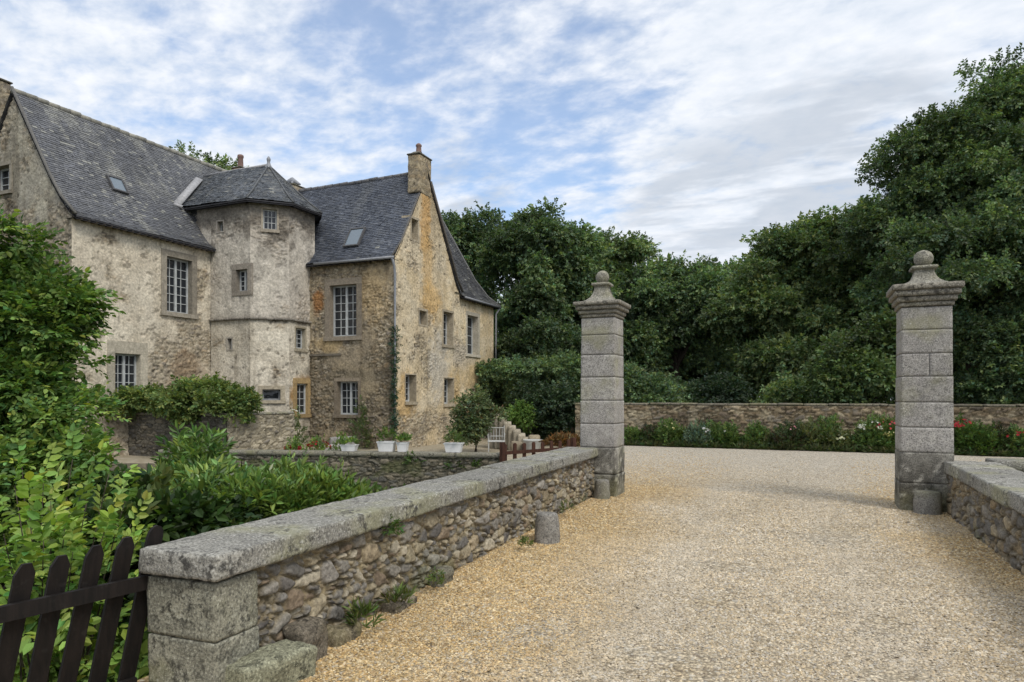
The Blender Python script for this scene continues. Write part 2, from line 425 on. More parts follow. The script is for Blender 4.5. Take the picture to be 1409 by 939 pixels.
def mat_leaf(name, rough=0.58, trans=0.30, spec=0.30):
    t = NT(name); t.t.nodes.remove(t.b)
    c = t.attr()
    p = t.n('ShaderNodeBsdfPrincipled'); t.l(c, p.inputs['Base Color']); p.inputs['Roughness'].default_value = rough; p.inputs['Specular IOR Level'].default_value = spec
    tr = t.n('ShaderNodeBsdfTranslucent'); t.l(t.mix(1.0, c, (1.25, 1.35, 0.55), 'MULTIPLY'), tr.inputs[0])
    m = t.n('ShaderNodeMixShader'); m.inputs[0].default_value = trans; t.l(p.outputs[0], m.inputs[1]); t.l(tr.outputs[0], m.inputs[2])
    t.l(m.outputs[0], t.out.inputs[0]); return t.m
M['leaf'] = mat_leaf('leaf'); M['leaf_gloss'] = mat_leaf('glossy_leaf', 0.34, 0.22, 0.5); M['petal'] = mat_leaf('petal', 0.7, 0.3, 0.2)
M['far_leaf'] = mat_leaf('tree_leaf', 0.5, 0.34, 0.45)

def mat_gravel():
    t = NT('gravel'); v = t.coord()
    p1 = t.voro(v, 42, 'F1', 'Color'); d1 = t.voro(v, 42); d2 = t.voro(v, 95); n1 = t.noise(v, 0.55, 4, 0.6); n2 = t.noise(v, 2.6, 5, 0.6); n3 = t.noise(v, 14, 5, 0.7); n5 = t.noise(v, 70, 4, 0.7)
    sep = t.n('ShaderNodeSeparateColor'); t.l(p1, sep.inputs[0])
    sx = t.n('ShaderNodeSeparateXYZ'); t.l(v, sx.inputs[0])
    c = t.mix(t.mr(n2, 0.35, 0.65), (0.47, 0.38, 0.25), (0.54, 0.46, 0.335))
    # the wheel-worn middle and the yard are paler and greyer; loose yellow gravel lies along the parapets
    wob = t.math('ADD', sx.outputs[0], t.math('MULTIPLY', t.math('SUBTRACT', n1, 0.5), 2.4))
    left = t.mr(wob, -1.1, -2.7); right = t.mr(wob, 0.6, 1.7)
    yard = t.mr(sx.outputs[1], 10.0, 19.0)
    edge = t.math('MULTIPLY', t.math('MAXIMUM', left, right), t.math('SUBTRACT', 1.0, yard))
    c = t.mix(edge, c, t.mix(t.mr(n2, 0.3, 0.7), (0.44, 0.305, 0.145), (0.53, 0.40, 0.215)))
    c = t.mix(t.math('MULTIPLY', yard, 0.75), c, (0.55, 0.50, 0.42))
    wear = t.math('MULTIPLY', t.mr(n1, 0.45, 0.62), t.math('SUBTRACT', 1.0, edge)); c = t.mix(t.math('MULTIPLY', wear, 0.5), c, (0.53, 0.47, 0.375))
    k = t.mr(sep.outputs[0], 0, 1, 0.6, 1.35, False); k = t.math('MULTIPLY', k, t.mr(d1, 0.2, 0.8, 1.12, 0.62)); k = t.math('MULTIPLY', k, t.mr(n3, 0.3, 0.7, 0.8, 1.2)); k = t.math('MULTIPLY', k, t.mr(n5, 0.3, 0.7, 0.75, 1.25))
    cc = t.n('ShaderNodeCombineColor')
    for i in range(3): t.l(k, cc.inputs[i])
    c = t.mix(1.0, c, cc.outputs[0], 'MULTIPLY')
    c = t.mix(t.mr(sep.outputs[1], 0.86, 0.9, 0, 0.6), c, (0.62, 0.58, 0.5)); c = t.mix(t.mr(sep.outputs[2], 0.88, 0.93, 0, 0.6), c, (0.15, 0.115, 0.085))
    h = t.math('ADD', t.math('MULTIPLY', d1, -1.0), t.math('MULTIPLY', d2, -0.5))
    return t.fin(c, 0.95, 0.2, t.bump(t.math('ADD', h, n3), 0.75, 0.018))
M['gravel'] = mat_gravel()
def mat_ground(name, a, b, sc=1.5):
    t = NT(name); v = t.coord(); n = t.noise(v, sc, 6, 0.65); n2 = t.noise(v, sc * 18, 4)
    c = t.mix(t.mr(n, 0.35, 0.65), a, b); return t.fin(c, 0.95, 0.1, t.bump(n2, 0.8, 0.05))
M['turf'] = mat_ground('rough_turf', (0.035, 0.05, 0.018), (0.06, 0.055, 0.03))
M['woodfloor'] = mat_ground('leaf_litter', (0.03, 0.026, 0.015), (0.03, 0.04, 0.016))
M['terrace'] = mat_ground('terrace_gravel', (0.36, 0.31, 0.22), (0.44, 0.39, 0.3), 3)

# =================================================================== masonry builders
ZUP = np.array([0, 0, 1.0])
def jitter_cols(pal, r1, r2, amt=0.35):
    pal = np.asarray(pal, float); i = np.minimum((r1 * len(pal)).astype(int), len(pal) - 1)
    return pal[i] * (1 - amt / 2 + amt * r2)[:, None]
GREYTAN = [(.20, .19, .17), (.27, .25, .21), (.34, .29, .21), (.17, .155, .14), (.30, .25, .17), (.24, .22, .19), (.38, .34, .26), (.23, .18, .125)]
def rubble_field(u, z, sx, sy, seed, pal, mortar, mort_w=0.10):
    """colour and relief (0..1) of rubble masonry; sizes vary: some big stones, some split small"""
    wu = u + sx * 0.55 * (fbm(u / sx * .6, z / sy * .6, None, 3, seed + 3) - .5) * 2
    wz = z + sy * 0.50 * (fbm(u / sx * .5 + 9, z / sy * .5, None, 3, seed + 4) - .5) * 2
    e1, i1, j1 = voro(wu / sx, wz / sy, seed)
    split = h01(i1, j1, 5, seed) < 0.5
    e2, i2, j2 = voro(wu / sx * 1.9, wz / sy * 1.7, seed + 9)
    e = np.where(split, np.minimum(e1, e2 * 0.65), e1)
    a = np.where(split, i2 + 977 * i1, i1); b = np.where(split, j2 + 577 * j1, j1)
    r1, r2, r3 = h01(a, b, 1, seed), h01(a, b, 2, seed), h01(a, b, 3, seed)
    ns = fbm(u / sx * 5, z / sy * 4, None, 4, seed + 20)
    e = e + (ns - .5) * 0.16
    s = sstep(mort_w, mort_w + 0.09, e)
    dome = sstep(mort_w - .02, mort_w + 0.30, e)
    tilt = (r1 - .5) * np.sin((wu / sx - i1) * 1.7) + (r2 - .5) * np.sin((wz / sy - j1) * 1.7)
    chip = np.abs(fbm(u / sx * 2.2, z / sy * 1.8, None, 3, seed + 61) - .5)
    rel = s * (0.30 + 0.45 * r3 + .35 * tilt) + 0.18 * dome + (ns - .5) * 0.30 - chip * .5 * s
    c = jitter_cols(pal, r1, r2)
    c = c * (0.75 + 0.5 * fbm(u / sx * 3, z / sy * 3, None, 3, seed + 31))[:, None]
    mc = np.asarray(mortar, float) * (0.75 + 0.5 * fbm(u * 9, z * 9, None, 3, seed + 41))[:, None]
    mc = mc * (1 - .55 * sstep(.5, .68, fbm(u / sx * 1.4 + 5, z / sy * 1.4, None, 3, seed + 71)))[:, None]  # patches of deep crevice shade painted into the mortar colour
    return c * s[:, None] + mc * (1 - s[:, None]), rel, s
def grid_cells(us, zs, keep):
    nu, nz = len(us), len(zs)
    i = np.arange(nu - 1)[:, None] * nz + np.arange(nz - 1)[None]
    Q = np.stack([i, i + nz, i + nz + 1, i + 1], -1)
    return Q[keep].reshape(-1, 4)
def rubble_wall(name, O, U, N, length, z0, z1, step, sx, sy, depth, seed, parent, pal=GREYTAN, mortar=(.36, .31, .22), tint=None, mort_w=0.10):
    O = np.asarray(O, float); U = np.asarray(U, float) / np.linalg.norm(U); N = np.asarray(N, float)
    us = np.linspace(0, length, max(2, int(length / step))); zs = np.linspace(z0, z1, max(2, int((z1 - z0) / step)))
    A, B = np.meshgrid(us, zs, indexing='ij'); u = A.ravel(); z = B.ravel()
    c, rel, s = rubble_field(u, z, sx, sy, seed, pal, mortar, mort_w)
    if tint is not None: c = tint(u, z, c)
    rag = (fbm(u * 1.3, z * 1.3, None, 3, seed + 50) - .5) * 0.03
    P = O + u[:, None] * U + z[:, None] * ZUP + N * (rel * depth + rag)[:, None]
    keep = np.ones((len(us) - 1, len(zs) - 1), bool)
    Q = grid_cells(us, zs, keep)
    if np.dot(np.cross(U, ZUP), N) < 0: Q = Q[:, ::-1]
    return mesh_np(name, P, [Q], M['rubble'], parent, c, smooth=True)

# =================================================================== the ground
def prism(name, poly, z0, z1, mats, kind='structure'):
    n = len(poly); V = [(x, y, z1) for x, y in poly] + [(x, y, z0) for x, y in poly]
    me = bpy.data.meshes.new(name)
    me.from_pydata(V, [], [tuple(range(n))] + [(i, i + n, (i + 1) % n + n, (i + 1) % n) for i in range(n)])
    me.materials.append(mats[0]); me.materials.append(mats[1]); me.update()
    for k, p in enumerate(me.polygons): p.material_index = 0 if k == 0 else 1
    o = bpy.data.objects.new(name, me); COL.objects.link(o); o['kind'] = kind
    return o
tb = NT('bank_stone'); v_ = tb.coord(); vv = tb.voro(v_, 4.5, 'F1', 'Color'); ve = tb.voro(v_, 4.5, 'DISTANCE_TO_EDGE')
sp_ = tb.n('ShaderNodeSeparateColor'); tb.l(vv, sp_.inputs[0])
cb_ = tb.mix(sp_.outputs[0], (.11, .10, .08), (.26, .22, .16)); cb_ = tb.mix(tb.mr(ve, 0.0, 0.05, 1, 0), cb_, (.16, .14, .10))
M['bank'] = tb.fin(cb_, 0.95, 0.1, tb.bump(ve, 0.8, 0.04))

T1 = (-15.46, 15.83); T2 = (-8.02, 17.9)
COURT = [(-3.50, -14), (2.42, -14), (2.42, 11.95), (300, 11.95), (300, 300), (-300, 300), (-300, 34), (-9.5, 34), (-6.6, 21.0), (-7.2, 18.4), (-3.6, 11.5)]
prism('gravel_drive', COURT, -2.2, 0.0, [M['gravel'], M['bank']])
TERR = [T1, T2, (-7.2, 18.4), (-6.6, 21.0), (-9.5, 34), (-300, 34), (-300, 13.2), (-22, 13.2)]
prism('terrace_ground', TERR, -2.2, -0.4, [M['terrace'], M['bank']])
gs = MB(); gs.add([(-500, -500, -1.9), (500, -500, -1.9), (500, 500, -1.9), (-500, 500, -1.9)], [[0, 1, 2, 3]])
gs.build('ground', M['turf'], color=False)['kind'] = 'structure'
gs = MB(); gs.add([(-8.5, 23.9, .004), (300, 23.9, .004), (300, 299, .004), (-298, 299, .004), (-298, 34.3, .004), (-9.0, 34.3, .004)], [[0, 1, 2, 5], [5, 2, 3, 4]])
gs.build('woodland_floor', M['woodfloor'], color=False)['kind'] = 'structure'
gs = MB(); gs.add([(-6.2, 22.25, .004), (14, 22.25, .004), (14, 23.3, .03), (-6.2, 23.3, .03)], [[0, 1, 2, 3]])
gs.build('flower_bed_soil', M['soil'], color=False)['kind'] = 'structure'

# =================================================================== bridge parapets
def coping_run(mb, x0, x1, cuts, z0, z1, seed):
    for k in range(len(cuts) - 1):
        a, b = cuts[k], cuts[k + 1]; dz = (h01(k, 3, 0, seed) - .5) * 0.016; dx = (h01(k, 4, 0, seed) - .5) * 0.02
        mb.rough_box(((x0 + x1) / 2 + dx, (a + b) / 2, z0 + dz), (1, 0, 0), (0, 1, 0), (0, 0, 1), (x1 - x0, b - a - 0.008, z1 - z0),
                     r=0.014, step=0.024, amp=0.009, seed=seed + k, col=grey(0.84 + 0.28 * h01(k, 9, 0, seed)), freq=13)
def moss_tint(u, z, c):
    m = sstep(.56, .7, fbm(u * 1.6, z * 2.2, None, 4, 77)) * sstep(.45, 0, z)
    return c * (1 - .5 * m[:, None]) + np.array([.10, .115, .04]) * (.5 * m[:, None])
pl = thing('bridge_parapet', 'long low rubble bridge parapet with thick granite coping on the left of the gravel drive', 'parapet', (-3.2, 7, 0))
rubble_wall('rubble_facing', (-2.985, 3.02, 0), (0, 1, 0), (1, 0, 0), 7.95, -0.06, 0.655, 0.0120, 0.185, 0.105, 0.060, 11, pl, tint=moss_tint, mort_w=0.07,
            mortar=(.27, .22, .135), pal=[(.17, .16, .145), (.24, .22, .185), (.34, .29, .20), (.13, .12, .11), (.30, .245, .165), (.21, .195, .17), (.40, .355, .27), (.22, .17, .12), (.28, .26, .23)])
mb = MB(); mb.box((-3.42, 3.0, -2.0), (-3.0, 10.95, 0.65), col=grey(.25)); mb.build('wall_core', M['bank'], pl, color=False)
mb = MB(); coping_run(mb, -3.44, -2.88, [2.68, 4.55, 6.1, 7.35, 8.5, 9.75, 10.93], 0.655, 0.797, 5); mb.build('coping', M['coping'], pl, smooth=True)
mb = MB()
for (z0, z1, ya, yb, xo, s) in ((0.315, 0.635, 2.735, 3.06, 0.0, 1), (0.03, 0.311, 2.735, 3.07, 0.004, 2), (-0.35, 0.026, 2.70, 3.05, 0.01, 3)):
    mb.rough_box((-3.18 + xo, (ya + yb) / 2, z0), (1, 0, 0), (0, 1, 0), (0, 0, 1), (0.50, yb - ya, z1 - z0), r=0.010, step=0.02, amp=0.008, seed=s, col=(.90, .90, .80), freq=13)
mb.build('end_block', M['coping'], pl, smooth=True)
for (c_, Yd, Zd, sz_, r_, am, sd, cl_) in (((-2.84, 3.02, -0.08), (0.25, 0.97, 0), (0.1, 0, 1), (0.24, 0.46, 0.26), .035, .035, 21, (.9, .92, .72)),
        ((-2.88, 3.42, -0.10), (0, 1, 0), (0, 0, 1), (0.18, 0.30, 0.34), .06, .05, 22, (.55, .49, .42)), ((-2.87, 3.80, -0.10), (0, 1, 0), (0, 0, 1), (0.18, 0.34, 0.20), .06, .05, 23, (.68, .60, .47)),
        ((-2.87, 4.55, -0.10), (0, 1, 0), (0, 0, 1), (0.16, 0.34, 0.17), .05, .04, 24, (.66, .58, .47)), ((-2.89, 5.3, -0.10), (0, 1, 0), (0, 0, 1), (0.14, 0.3, 0.22), .05, .04, 25, (.58, .56, .5))):
    mb = MB(); mb.rough_box(c_, (1, 0, 0), Yd, Zd, sz_, r=r_, step=0.025, amp=am, seed=sd, col=cl_, freq=7); mb.build('footing_stone', M['coping'], pl, smooth=True)

A_ = math.radians(2.0); pv = np.array([-2.95, 3.0]); l0 = np.array([-3.2, 7.0]) - pv
pl.rotation_euler = (0, 0, A_); pl.location = (pv[0] + l0[0] * math.cos(A_) - l0[1] * math.sin(A_), pv[1] + l0[0] * math.sin(A_) + l0[1] * math.cos(A_), 0)
pr = thing('bridge_parapet', 'rubble parapet with granite coping running from the right gate pillar out of the picture', 'parapet', (2.1, 7, 0))
rubble_wall('rubble_facing', (1.845, 4.4, 0), (0, 1, 0), (-1, 0, 0), 6.95, -0.06, 0.56, 0.0135, 0.23, 0.135, 0.05, 31, pr, tint=moss_tint, mort_w=0.07, mortar=(.24, .20, .135),
            pal=[(.20, .18, .15), (.25, .22, .17), (.30, .25, .17), (.15, .14, .125), (.28, .22, .14), (.21, .19, .165)])
mb = MB(); mb.box((1.86, 4.3, -2.0), (2.38, 11.4, 0.555), col=grey(.25)); mb.build('wall_core', M['bank'], pr, color=False)
mb = MB(); coping_run(mb, 1.79, 2.44, [4.3, 5.6, 6.9, 8.05, 9.3, 10.4, 11.42], 0.56, 0.725, 45); mb.build('coping', M['coping'], pr, smooth=True)
# the parapet turns along the moat behind the right pillar
pk = thing('moat_wall', 'low stone wall edging the yard beyond the right parapet coping', 'wall', (5, 12.0, 0))
mb = MB(); coping_run_y = [2.46, 3.7, 5.1, 6.4, 7.9, 9.2, 10.8, 12.0]
for k in range(len(coping_run_y) - 1):
    a, b = coping_run_y[k], coping_run_y[k + 1]
    mb.rough_box(((a + b) / 2, 12.05, 0.56), (1, 0, 0), (0, 1, 0), (0, 0, 1), (b - a - .008, .5, .16), r=.025, step=.06, amp=.012, seed=60 + k, col=grey(.9))
mb.build('coping', M['coping'], pk, smooth=True)
rubble_wall('rubble_facing', (2.42, 11.86, 0), (1, 0, 0), (0, -1, 0), 9.5, -2.0, 0.56, 0.03, 0.26, 0.14, 0.05, 33, pk)
mb = MB(); mb.box((2.42, 11.88, -2), (11.9, 12.25, 0.555)); mb.build('wall_core', M['bank'], pk, color=False)

# =================================================================== gate pillars
def pillar_col(P, c, seed):
    n = fbm(P[:, 0] * 4, P[:, 1] * 4, P[:, 2] * 4, 4, seed, .6); n2 = fbm(P[:, 0] * 14, P[:, 1] * 14, P[:, 2] * 14, 3, seed + 1)
    low = sstep(1.35, .35, P[:, 2] + (n - .5) * 1.2); dark = sstep(.44, .58, n) * low
    col = np.asarray(c)[None] * (.90 + .2 * n)[:, None] * (1 - .62 * dark)[:, None]
    lich = sstep(.62, .70, n2) * low; col = col * (1 - lich[:, None] * .7) + np.array([1.55, 1.55, 1.45]) * (lich * .7)[:, None]
    moss = sstep(.45, .05, P[:, 2]) * .5; return col * (1 - moss[:, None]) + np.array([.62, .60, .40]) * moss[:, None]
def gate_pillar(label, cx, cy, seed, w, splits, courses, top=2.95, ch=.265, e_=(.022, .05, .085, .118), ped=.285, rb=.27, R=.112, dy=0, group='granite gate pillars'):
    p = thing('gate_pillar', label, 'gate pillar', (cx, cy, 0), group)
    mb = MB(); X, Y, Z = (1, 0, 0), (0, 1, 0), (0, 0, 1)
    for k in range(len(courses) - 1):
        z0, z1 = courses[k], courses[k + 1]
        ww = w * (1.03 - 0.075 * z0 / top) if k else w * 1.035
        c = np.array([1.01, .995, .98]) * (0.88 + 0.22 * h01(k, 2, 0, seed)) if k > 1 else np.array([.66, .65, .60])
        parts = [(-.5, .5)] if k not in splits else [(-.5, splits[k]), (splits[k], .5)]
        for (a, b) in parts:
            mb.rough_box((cx + ww * (a + b) / 2, cy, z0), X, Y, Z, (ww * (b - a) - (.006 if len(parts) > 1 else 0), ww, z1 - z0 - 0.004), r=0.007, step=0.03, amp=0.005 if k > 1 else .010, seed=seed + k * 3, col=c, freq=8,
                         colfn=lambda P, c=c, k=k: pillar_col(P, c, seed))
    mb.build('shaft', M['granite'], p, smooth=True)
    mb = MB(); hw = w * 0.475
    core = MB(); core.box((cx - hw * .97, cy - hw * .97, 0.0), (cx + hw * .97, cy + hw * .97, top - .01), col=grey(.30)); core.build('joint_mortar', M['dressed'], p)
    for (e, z0, z1, r) in ((e_[0], top, top + ch * .2, .012), (e_[1], top + ch * .2 + .002, top + ch * .46, .02), (e_[2], top + ch * .46 + .002, top + ch * .72, .012), (e_[3], top + ch * .72 + .002, top + ch, .02)):
        mb.rough_box((cx, cy, z0), X, Y, Z, (2 * (hw + e), 2 * (hw + e), z1 - z0), r=r, step=0.035, amp=0.006, seed=seed + int(z0 * 50), col=(.90, .86, .80), freq=9)
    mb.build('cornice', M['coping'], p, smooth=True)
    mb = MB()
    zb = top + ch - .004; n0 = rb * .40
    prof2 = [(rb * 1.12, zb), (rb, zb + ped * .06), (rb * .80, zb + ped * .17), (rb * .63, zb + ped * .32), (rb * .52, zb + ped * .50), (rb * .44, zb + ped * .72), (n0, zb + ped * .93), (n0 * 1.02, zb + ped),
             (n0 * 1.34, zb + ped + .006), (n0 * 1.42, zb + ped + .028), (n0 * 1.32, zb + ped + .052), (n0 * .8, zb + ped + .062), (n0 * .6, zb + ped + .07)]
    dense = []
    for (r0, z0), (r1, z1) in zip(prof2[:-1], prof2[1:]):
        for q in np.linspace(0, 1, 4)[:-1]: dense.append((r0 + (r1 - r0) * q, z0 + (z1 - z0) * q))
    dense.append(prof2[-1])
    n_side = 10; ring = []
    tt = np.linspace(-1, 1, n_side, endpoint=False)
    ring = np.concatenate([np.stack([tt, -np.ones_like(tt)], 1), np.stack([np.ones_like(tt), tt], 1), np.stack([-tt, np.ones_like(tt)], 1), np.stack([-np.ones_like(tt), -tt], 1)])
    nr = len(ring); V = []
    for (r, z) in dense:
        q = ring * r; n_ = (fbm(q[:, 0] * 12 + cx, q[:, 1] * 12, np.full(nr, z * 12), 3, seed) - .5) * .022
        V.append(np.stack([cx + q[:, 0] * (1 + n_), cy + q[:, 1] * (1 + n_), np.full(nr, z)], 1))
    V = np.concatenate(V); i = np.arange(len(dense) - 1)[:, None] * nr; j = np.arange(nr)[None]; j2 = (j + 1) % nr
    mb.add(V, np.stack([i + j, i + j2, i + nr + j2, i + nr + j], -1).reshape(-1, 4), None, (.95, .93, .88))
    mb.build('pedestal', M['coping'], p, smooth=True)
    mb = MB(); th = np.linspace(0, PI, 18); zc = zb + ped + .055 + R * .9
    mb.lathe((cx, cy, zc), np.stack([R * np.sin(th) + 1e-4, -R * np.cos(th)], 1), 26, (.95, .93, .90))
    V = mb.V[0]; c0 = np.array([cx, cy, zc]); d = V - c0
    f_ = 1 + .06 * (fbm(V[:, 0] * 9, V[:, 1] * 9, V[:, 2] * 9, 3, seed) - .5) * 2
    if dy: f_ = f_ + .03 * np.abs(np.sin(np.arctan2(d[:, 1], d[:, 0]) * 5 + d[:, 2] * 25))
    mb.V[0] = c0 + d * f_[:, None]
    mb.build('ball', M['coping'], p, smooth=True)
    return p
gate_pillar('granite gate pillar at the far end of the long left parapet, topped by a carved ball', -3.17, 11.2, 100, 0.595, {}, [-.1, 0.36, 0.80, 1.19, 1.575, 1.96, 2.33, 2.66, 2.945], dy=1)
gate_pillar('granite gate pillar with smooth ball finial and one split course, beside the right parapet', 1.575, 11.62, 200, 0.655, {5: 0.05}, [-.1, 0.40, 0.84, 1.20, 1.56, 1.93, 2.26, 2.60, 2.93], top=2.935, ch=.32, e_=(.03, .065, .10, .135), ped=.245, rb=.30, R=.128)

def guard_stone(label, cx, cy, r0, r1, h, seed):
    o = MB(); n = 28; prof = []
    for z in np.linspace(-.05, h - .05, 12): prof.append((r0 + (r1 - r0) * z / h, z))
    prof += [(r1 * .985, h - .022), (r1 * .93, h - .008), (r1 * .8, h), (r1 * .4, h + .004), (.001, h + .005)]
    o.lathe((cx, cy, 0), prof, n, (.70, .69, .66))
    V = o.V[0]; d = V - np.array([cx, cy, 0]); k = 1 + .11 * (fbm(V[:, 0] * 7, V[:, 1] * 7, V[:, 2] * 7, 4, seed) - .5) * 2
    d[:, :2] *= k[:, None]; o.V[0] = d + np.array([cx, cy, 0])
    return tag(o.build('guard_stone', M['granite'], smooth=True), label, 'guard stone', 'granite guard stones along the drive')
guard_stone('round granite guard stone standing alone against the middle of the left parapet', -2.70, 7.25, .150, .122, .325, 3)
guard_stone('round granite guard stone at the foot of the left gate pillar', -3.035, 10.68, .135, .115, .30, 8)
guard_stone('dark round granite guard stone at the foot of the right gate pillar', 1.56, 11.14, .18, .155, .31, 13)

# =================================================================== garden walls
gw = thing('garden_wall', 'long brown rubble wall across the back of the yard behind the flower bed', 'wall', (3, 23.6, 0))
def gw_tint(u, z, c):
    dark = sstep(.45, .65, fbm(u * .5, z * .9, None, 4, 5)); c = c * (1 - .35 * dark[:, None])
    pale = sstep(.62, .7, fbm(u * 2.2 + 5, z * 3, None, 3, 6)); return c * (1 - .4 * pale[:, None]) + np.array([.46, .40, .28]) * (.4 * pale[:, None])
rubble_wall('rubble_facing', (-7.6, 23.33, 0), (1, 0, 0), (0, -1, 0), 21.6, -0.05, 1.33, 0.032, 0.27, 0.115, 0.05, 71, gw,
            pal=[(.22, .165, .105), (.27, .21, .135), (.16, .13, .095), (.31, .25, .165), (.24, .19, .14), (.19, .165, .13), (.35, .30, .21)], mortar=(.20, .16, .10), tint=gw_tint)
mb = MB(); mb.box((-7.6, 23.36, -.2), (14, 23.85, 1.32)); mb.build('wall_core', M['bank'], gw, color=False)
mb = MB(); xs_ = [-7.65]
while xs_[-1] < 14: xs_.append(xs_[-1] + .55 + .5 * h01(len(xs_), 0, 0, 4))
for k in range(len(xs_) - 1):
    a, b = xs_[k], xs_[k + 1]; dz = .03 * (h01(k, 1, 0, 4) - .5)
    mb.rough_box(((a + b) / 2, 23.6, 1.33 + dz), (1, 0, 0), (0, 1, 0), (0, 0, 1), (b - a - .01, .56, .075), r=.022, step=.09, amp=.014, seed=300 + k, col=np.array([.62, .58, .5]) * (0.8 + .4 * h01(k, 5, 0, 4)))
mb.build('coping', M['coping'], gw, smooth=True)

tw = thing('terrace_wall', 'dark mossy retaining wall with flat coping below the house terrace and the white pots', 'wall', (-11.7, 16.8, 0))
Ud = np.array([T2[0] - T1[0], T2[1] - T1[1], 0.0]); Lw = np.linalg.norm(Ud); Ud /= Lw; Nd = np.array([Ud[1], -Ud[0], 0])
rubble_wall('rubble_facing', np.array([T1[0], T1[1], 0]) - Ud * 3.0 + Nd * .01, Ud, Nd, Lw + 3.0, -1.95, -0.14, 0.026, 0.27, 0.12, 0.05, 81, tw,
            pal=[(.15, .14, .115), (.19, .17, .13), (.22, .19, .14), (.12, .115, .10), (.20, .175, .13)], mortar=(.12, .11, .08), tint=moss_tint)
mb = MB(); k = 0; u = -3.0
while u < Lw:
    l = min(.9 + .7 * h01(k, 0, 0, 8), Lw - u); c = np.array([T1[0], T1[1], 0]) + Ud * (u + l / 2) + Nd * -.17
    mb.rough_box(c + [0, 0, -.14], Ud, -Nd, (0, 0, 1), (l - .01, .5, .14), r=.02, step=.07, amp=.01, seed=400 + k, col=np.array([.8, .78, .7])); u += l; k += 1
mb.build('coping', M['coping'], tw, smooth=True)

rb = thing('raised_bed_wall', 'stone wall of the raised bed that holds the hedge below the old house, south side coloured as shaded', 'wall', (-18.5, 16.4, -.4))
rubble_wall('rubble_facing', (-23.5, 16.4, 0), (1, 0, 0), (0, -1, 0), 6.5, -1.9, 1.0, 0.028, 0.30, 0.12, 0.05, 91, rb,
            pal=[(.12, .11, .095), (.16, .145, .115), (.19, .165, .125), (.105, .10, .09)], mortar=(.10, .09, .07))  # south face: darker stone colours paint in its shade
rubble_wall('rubble_facing', (-17.0, 16.4, 0), (0, 1, 0), (1, 0, 0), 3.1, -0.6, 1.0, 0.028, 0.28, 0.13, 0.05, 95, rb,
            pal=[(.34, .31, .25), (.40, .36, .28), (.28, .25, .19), (.45, .40, .30), (.22, .20, .17)], mortar=(.33, .29, .21))  # east face: paler stone colours, painted as the lit side
mb = MB(); mb.box((-23.5, 16.42, -1.9), (-17.02, 19.48, .99)); mb.build('wall_core', M['soil'], rb, color=False)
mb = MB()
for k in range(6): mb.rough_box((-22.95 + k * 1.085, 16.58, 1.0), (1, 0, 0), (0, 1, 0), (0, 0, 1), (1.07, .46, .09), r=.02, step=.07, amp=.012, seed=500 + k, col=(.8, .77, .7))
for k in range(3): mb.rough_box((-17.18, 16.84 + .44 + k * .89, 1.0), (1, 0, 0), (0, 1, 0), (0, 0, 1), (.42, .88, .085), r=.02, step=.07, amp=.012, seed=520 + k, col=(.95, .93, .86))
mb.build('coping', M['coping'], rb, smooth=True)

# =================================================================== the manor house
HX, HY0 = -21.5, 14.4          # main range: east front, near gable
WX, WY = -14.4, 22.1           # cross wing: gable plane, south front
house = thing('manor_house', 'old stone manor with slate roofs, stair turret and tall gabled wing', 'house', (-19, 22, -.4))
class Plane:
    def __init__(s, O, U):
        s.O = np.array(O, float); s.U = np.array(U, float) / np.linalg.norm(U); s.N = np.cross(s.U, ZUP)
    def P(s, u, z, d=0.0): return s.O + s.U * u + ZUP * z + s.N * d
    def px(s, x0, y0, x1, y1):
        xm, ym = (x0 + x1) / 2, (y0 + y1) / 2
        g = lambda x, y: on_plane(x, y, s.O, s.N)
        u0 = np.dot(g(x0, ym) - s.O, s.U); u1 = np.dot(g(x1, ym) - s.O, s.U)
        return u0, u1, g(xm, y1)[2], g(xm, y0)[2]
PF = Plane((HX, HY0, 0), (0, 1, 0))            # main range east front; u along +Y
PG = Plane((HX - 6.0, HY0, 0), (1, 0, 0))      # main range south gable
TUR = [(-22.9, 19.9), (-19.45, 19.9), (-18.45, 20.9), (-18.45, 22.4)]
PT = [Plane((*TUR[i], 0), np.array([TUR[i + 1][0] - TUR[i][0], TUR[i + 1][1] - TUR[i][1], 0])) for i in range(3)]
PW = Plane((-18.6, WY, 0), (1, 0, 0))          # wing south front
PE = Plane((WX, WY, 0), (0, 1, 0))             # wing east gable

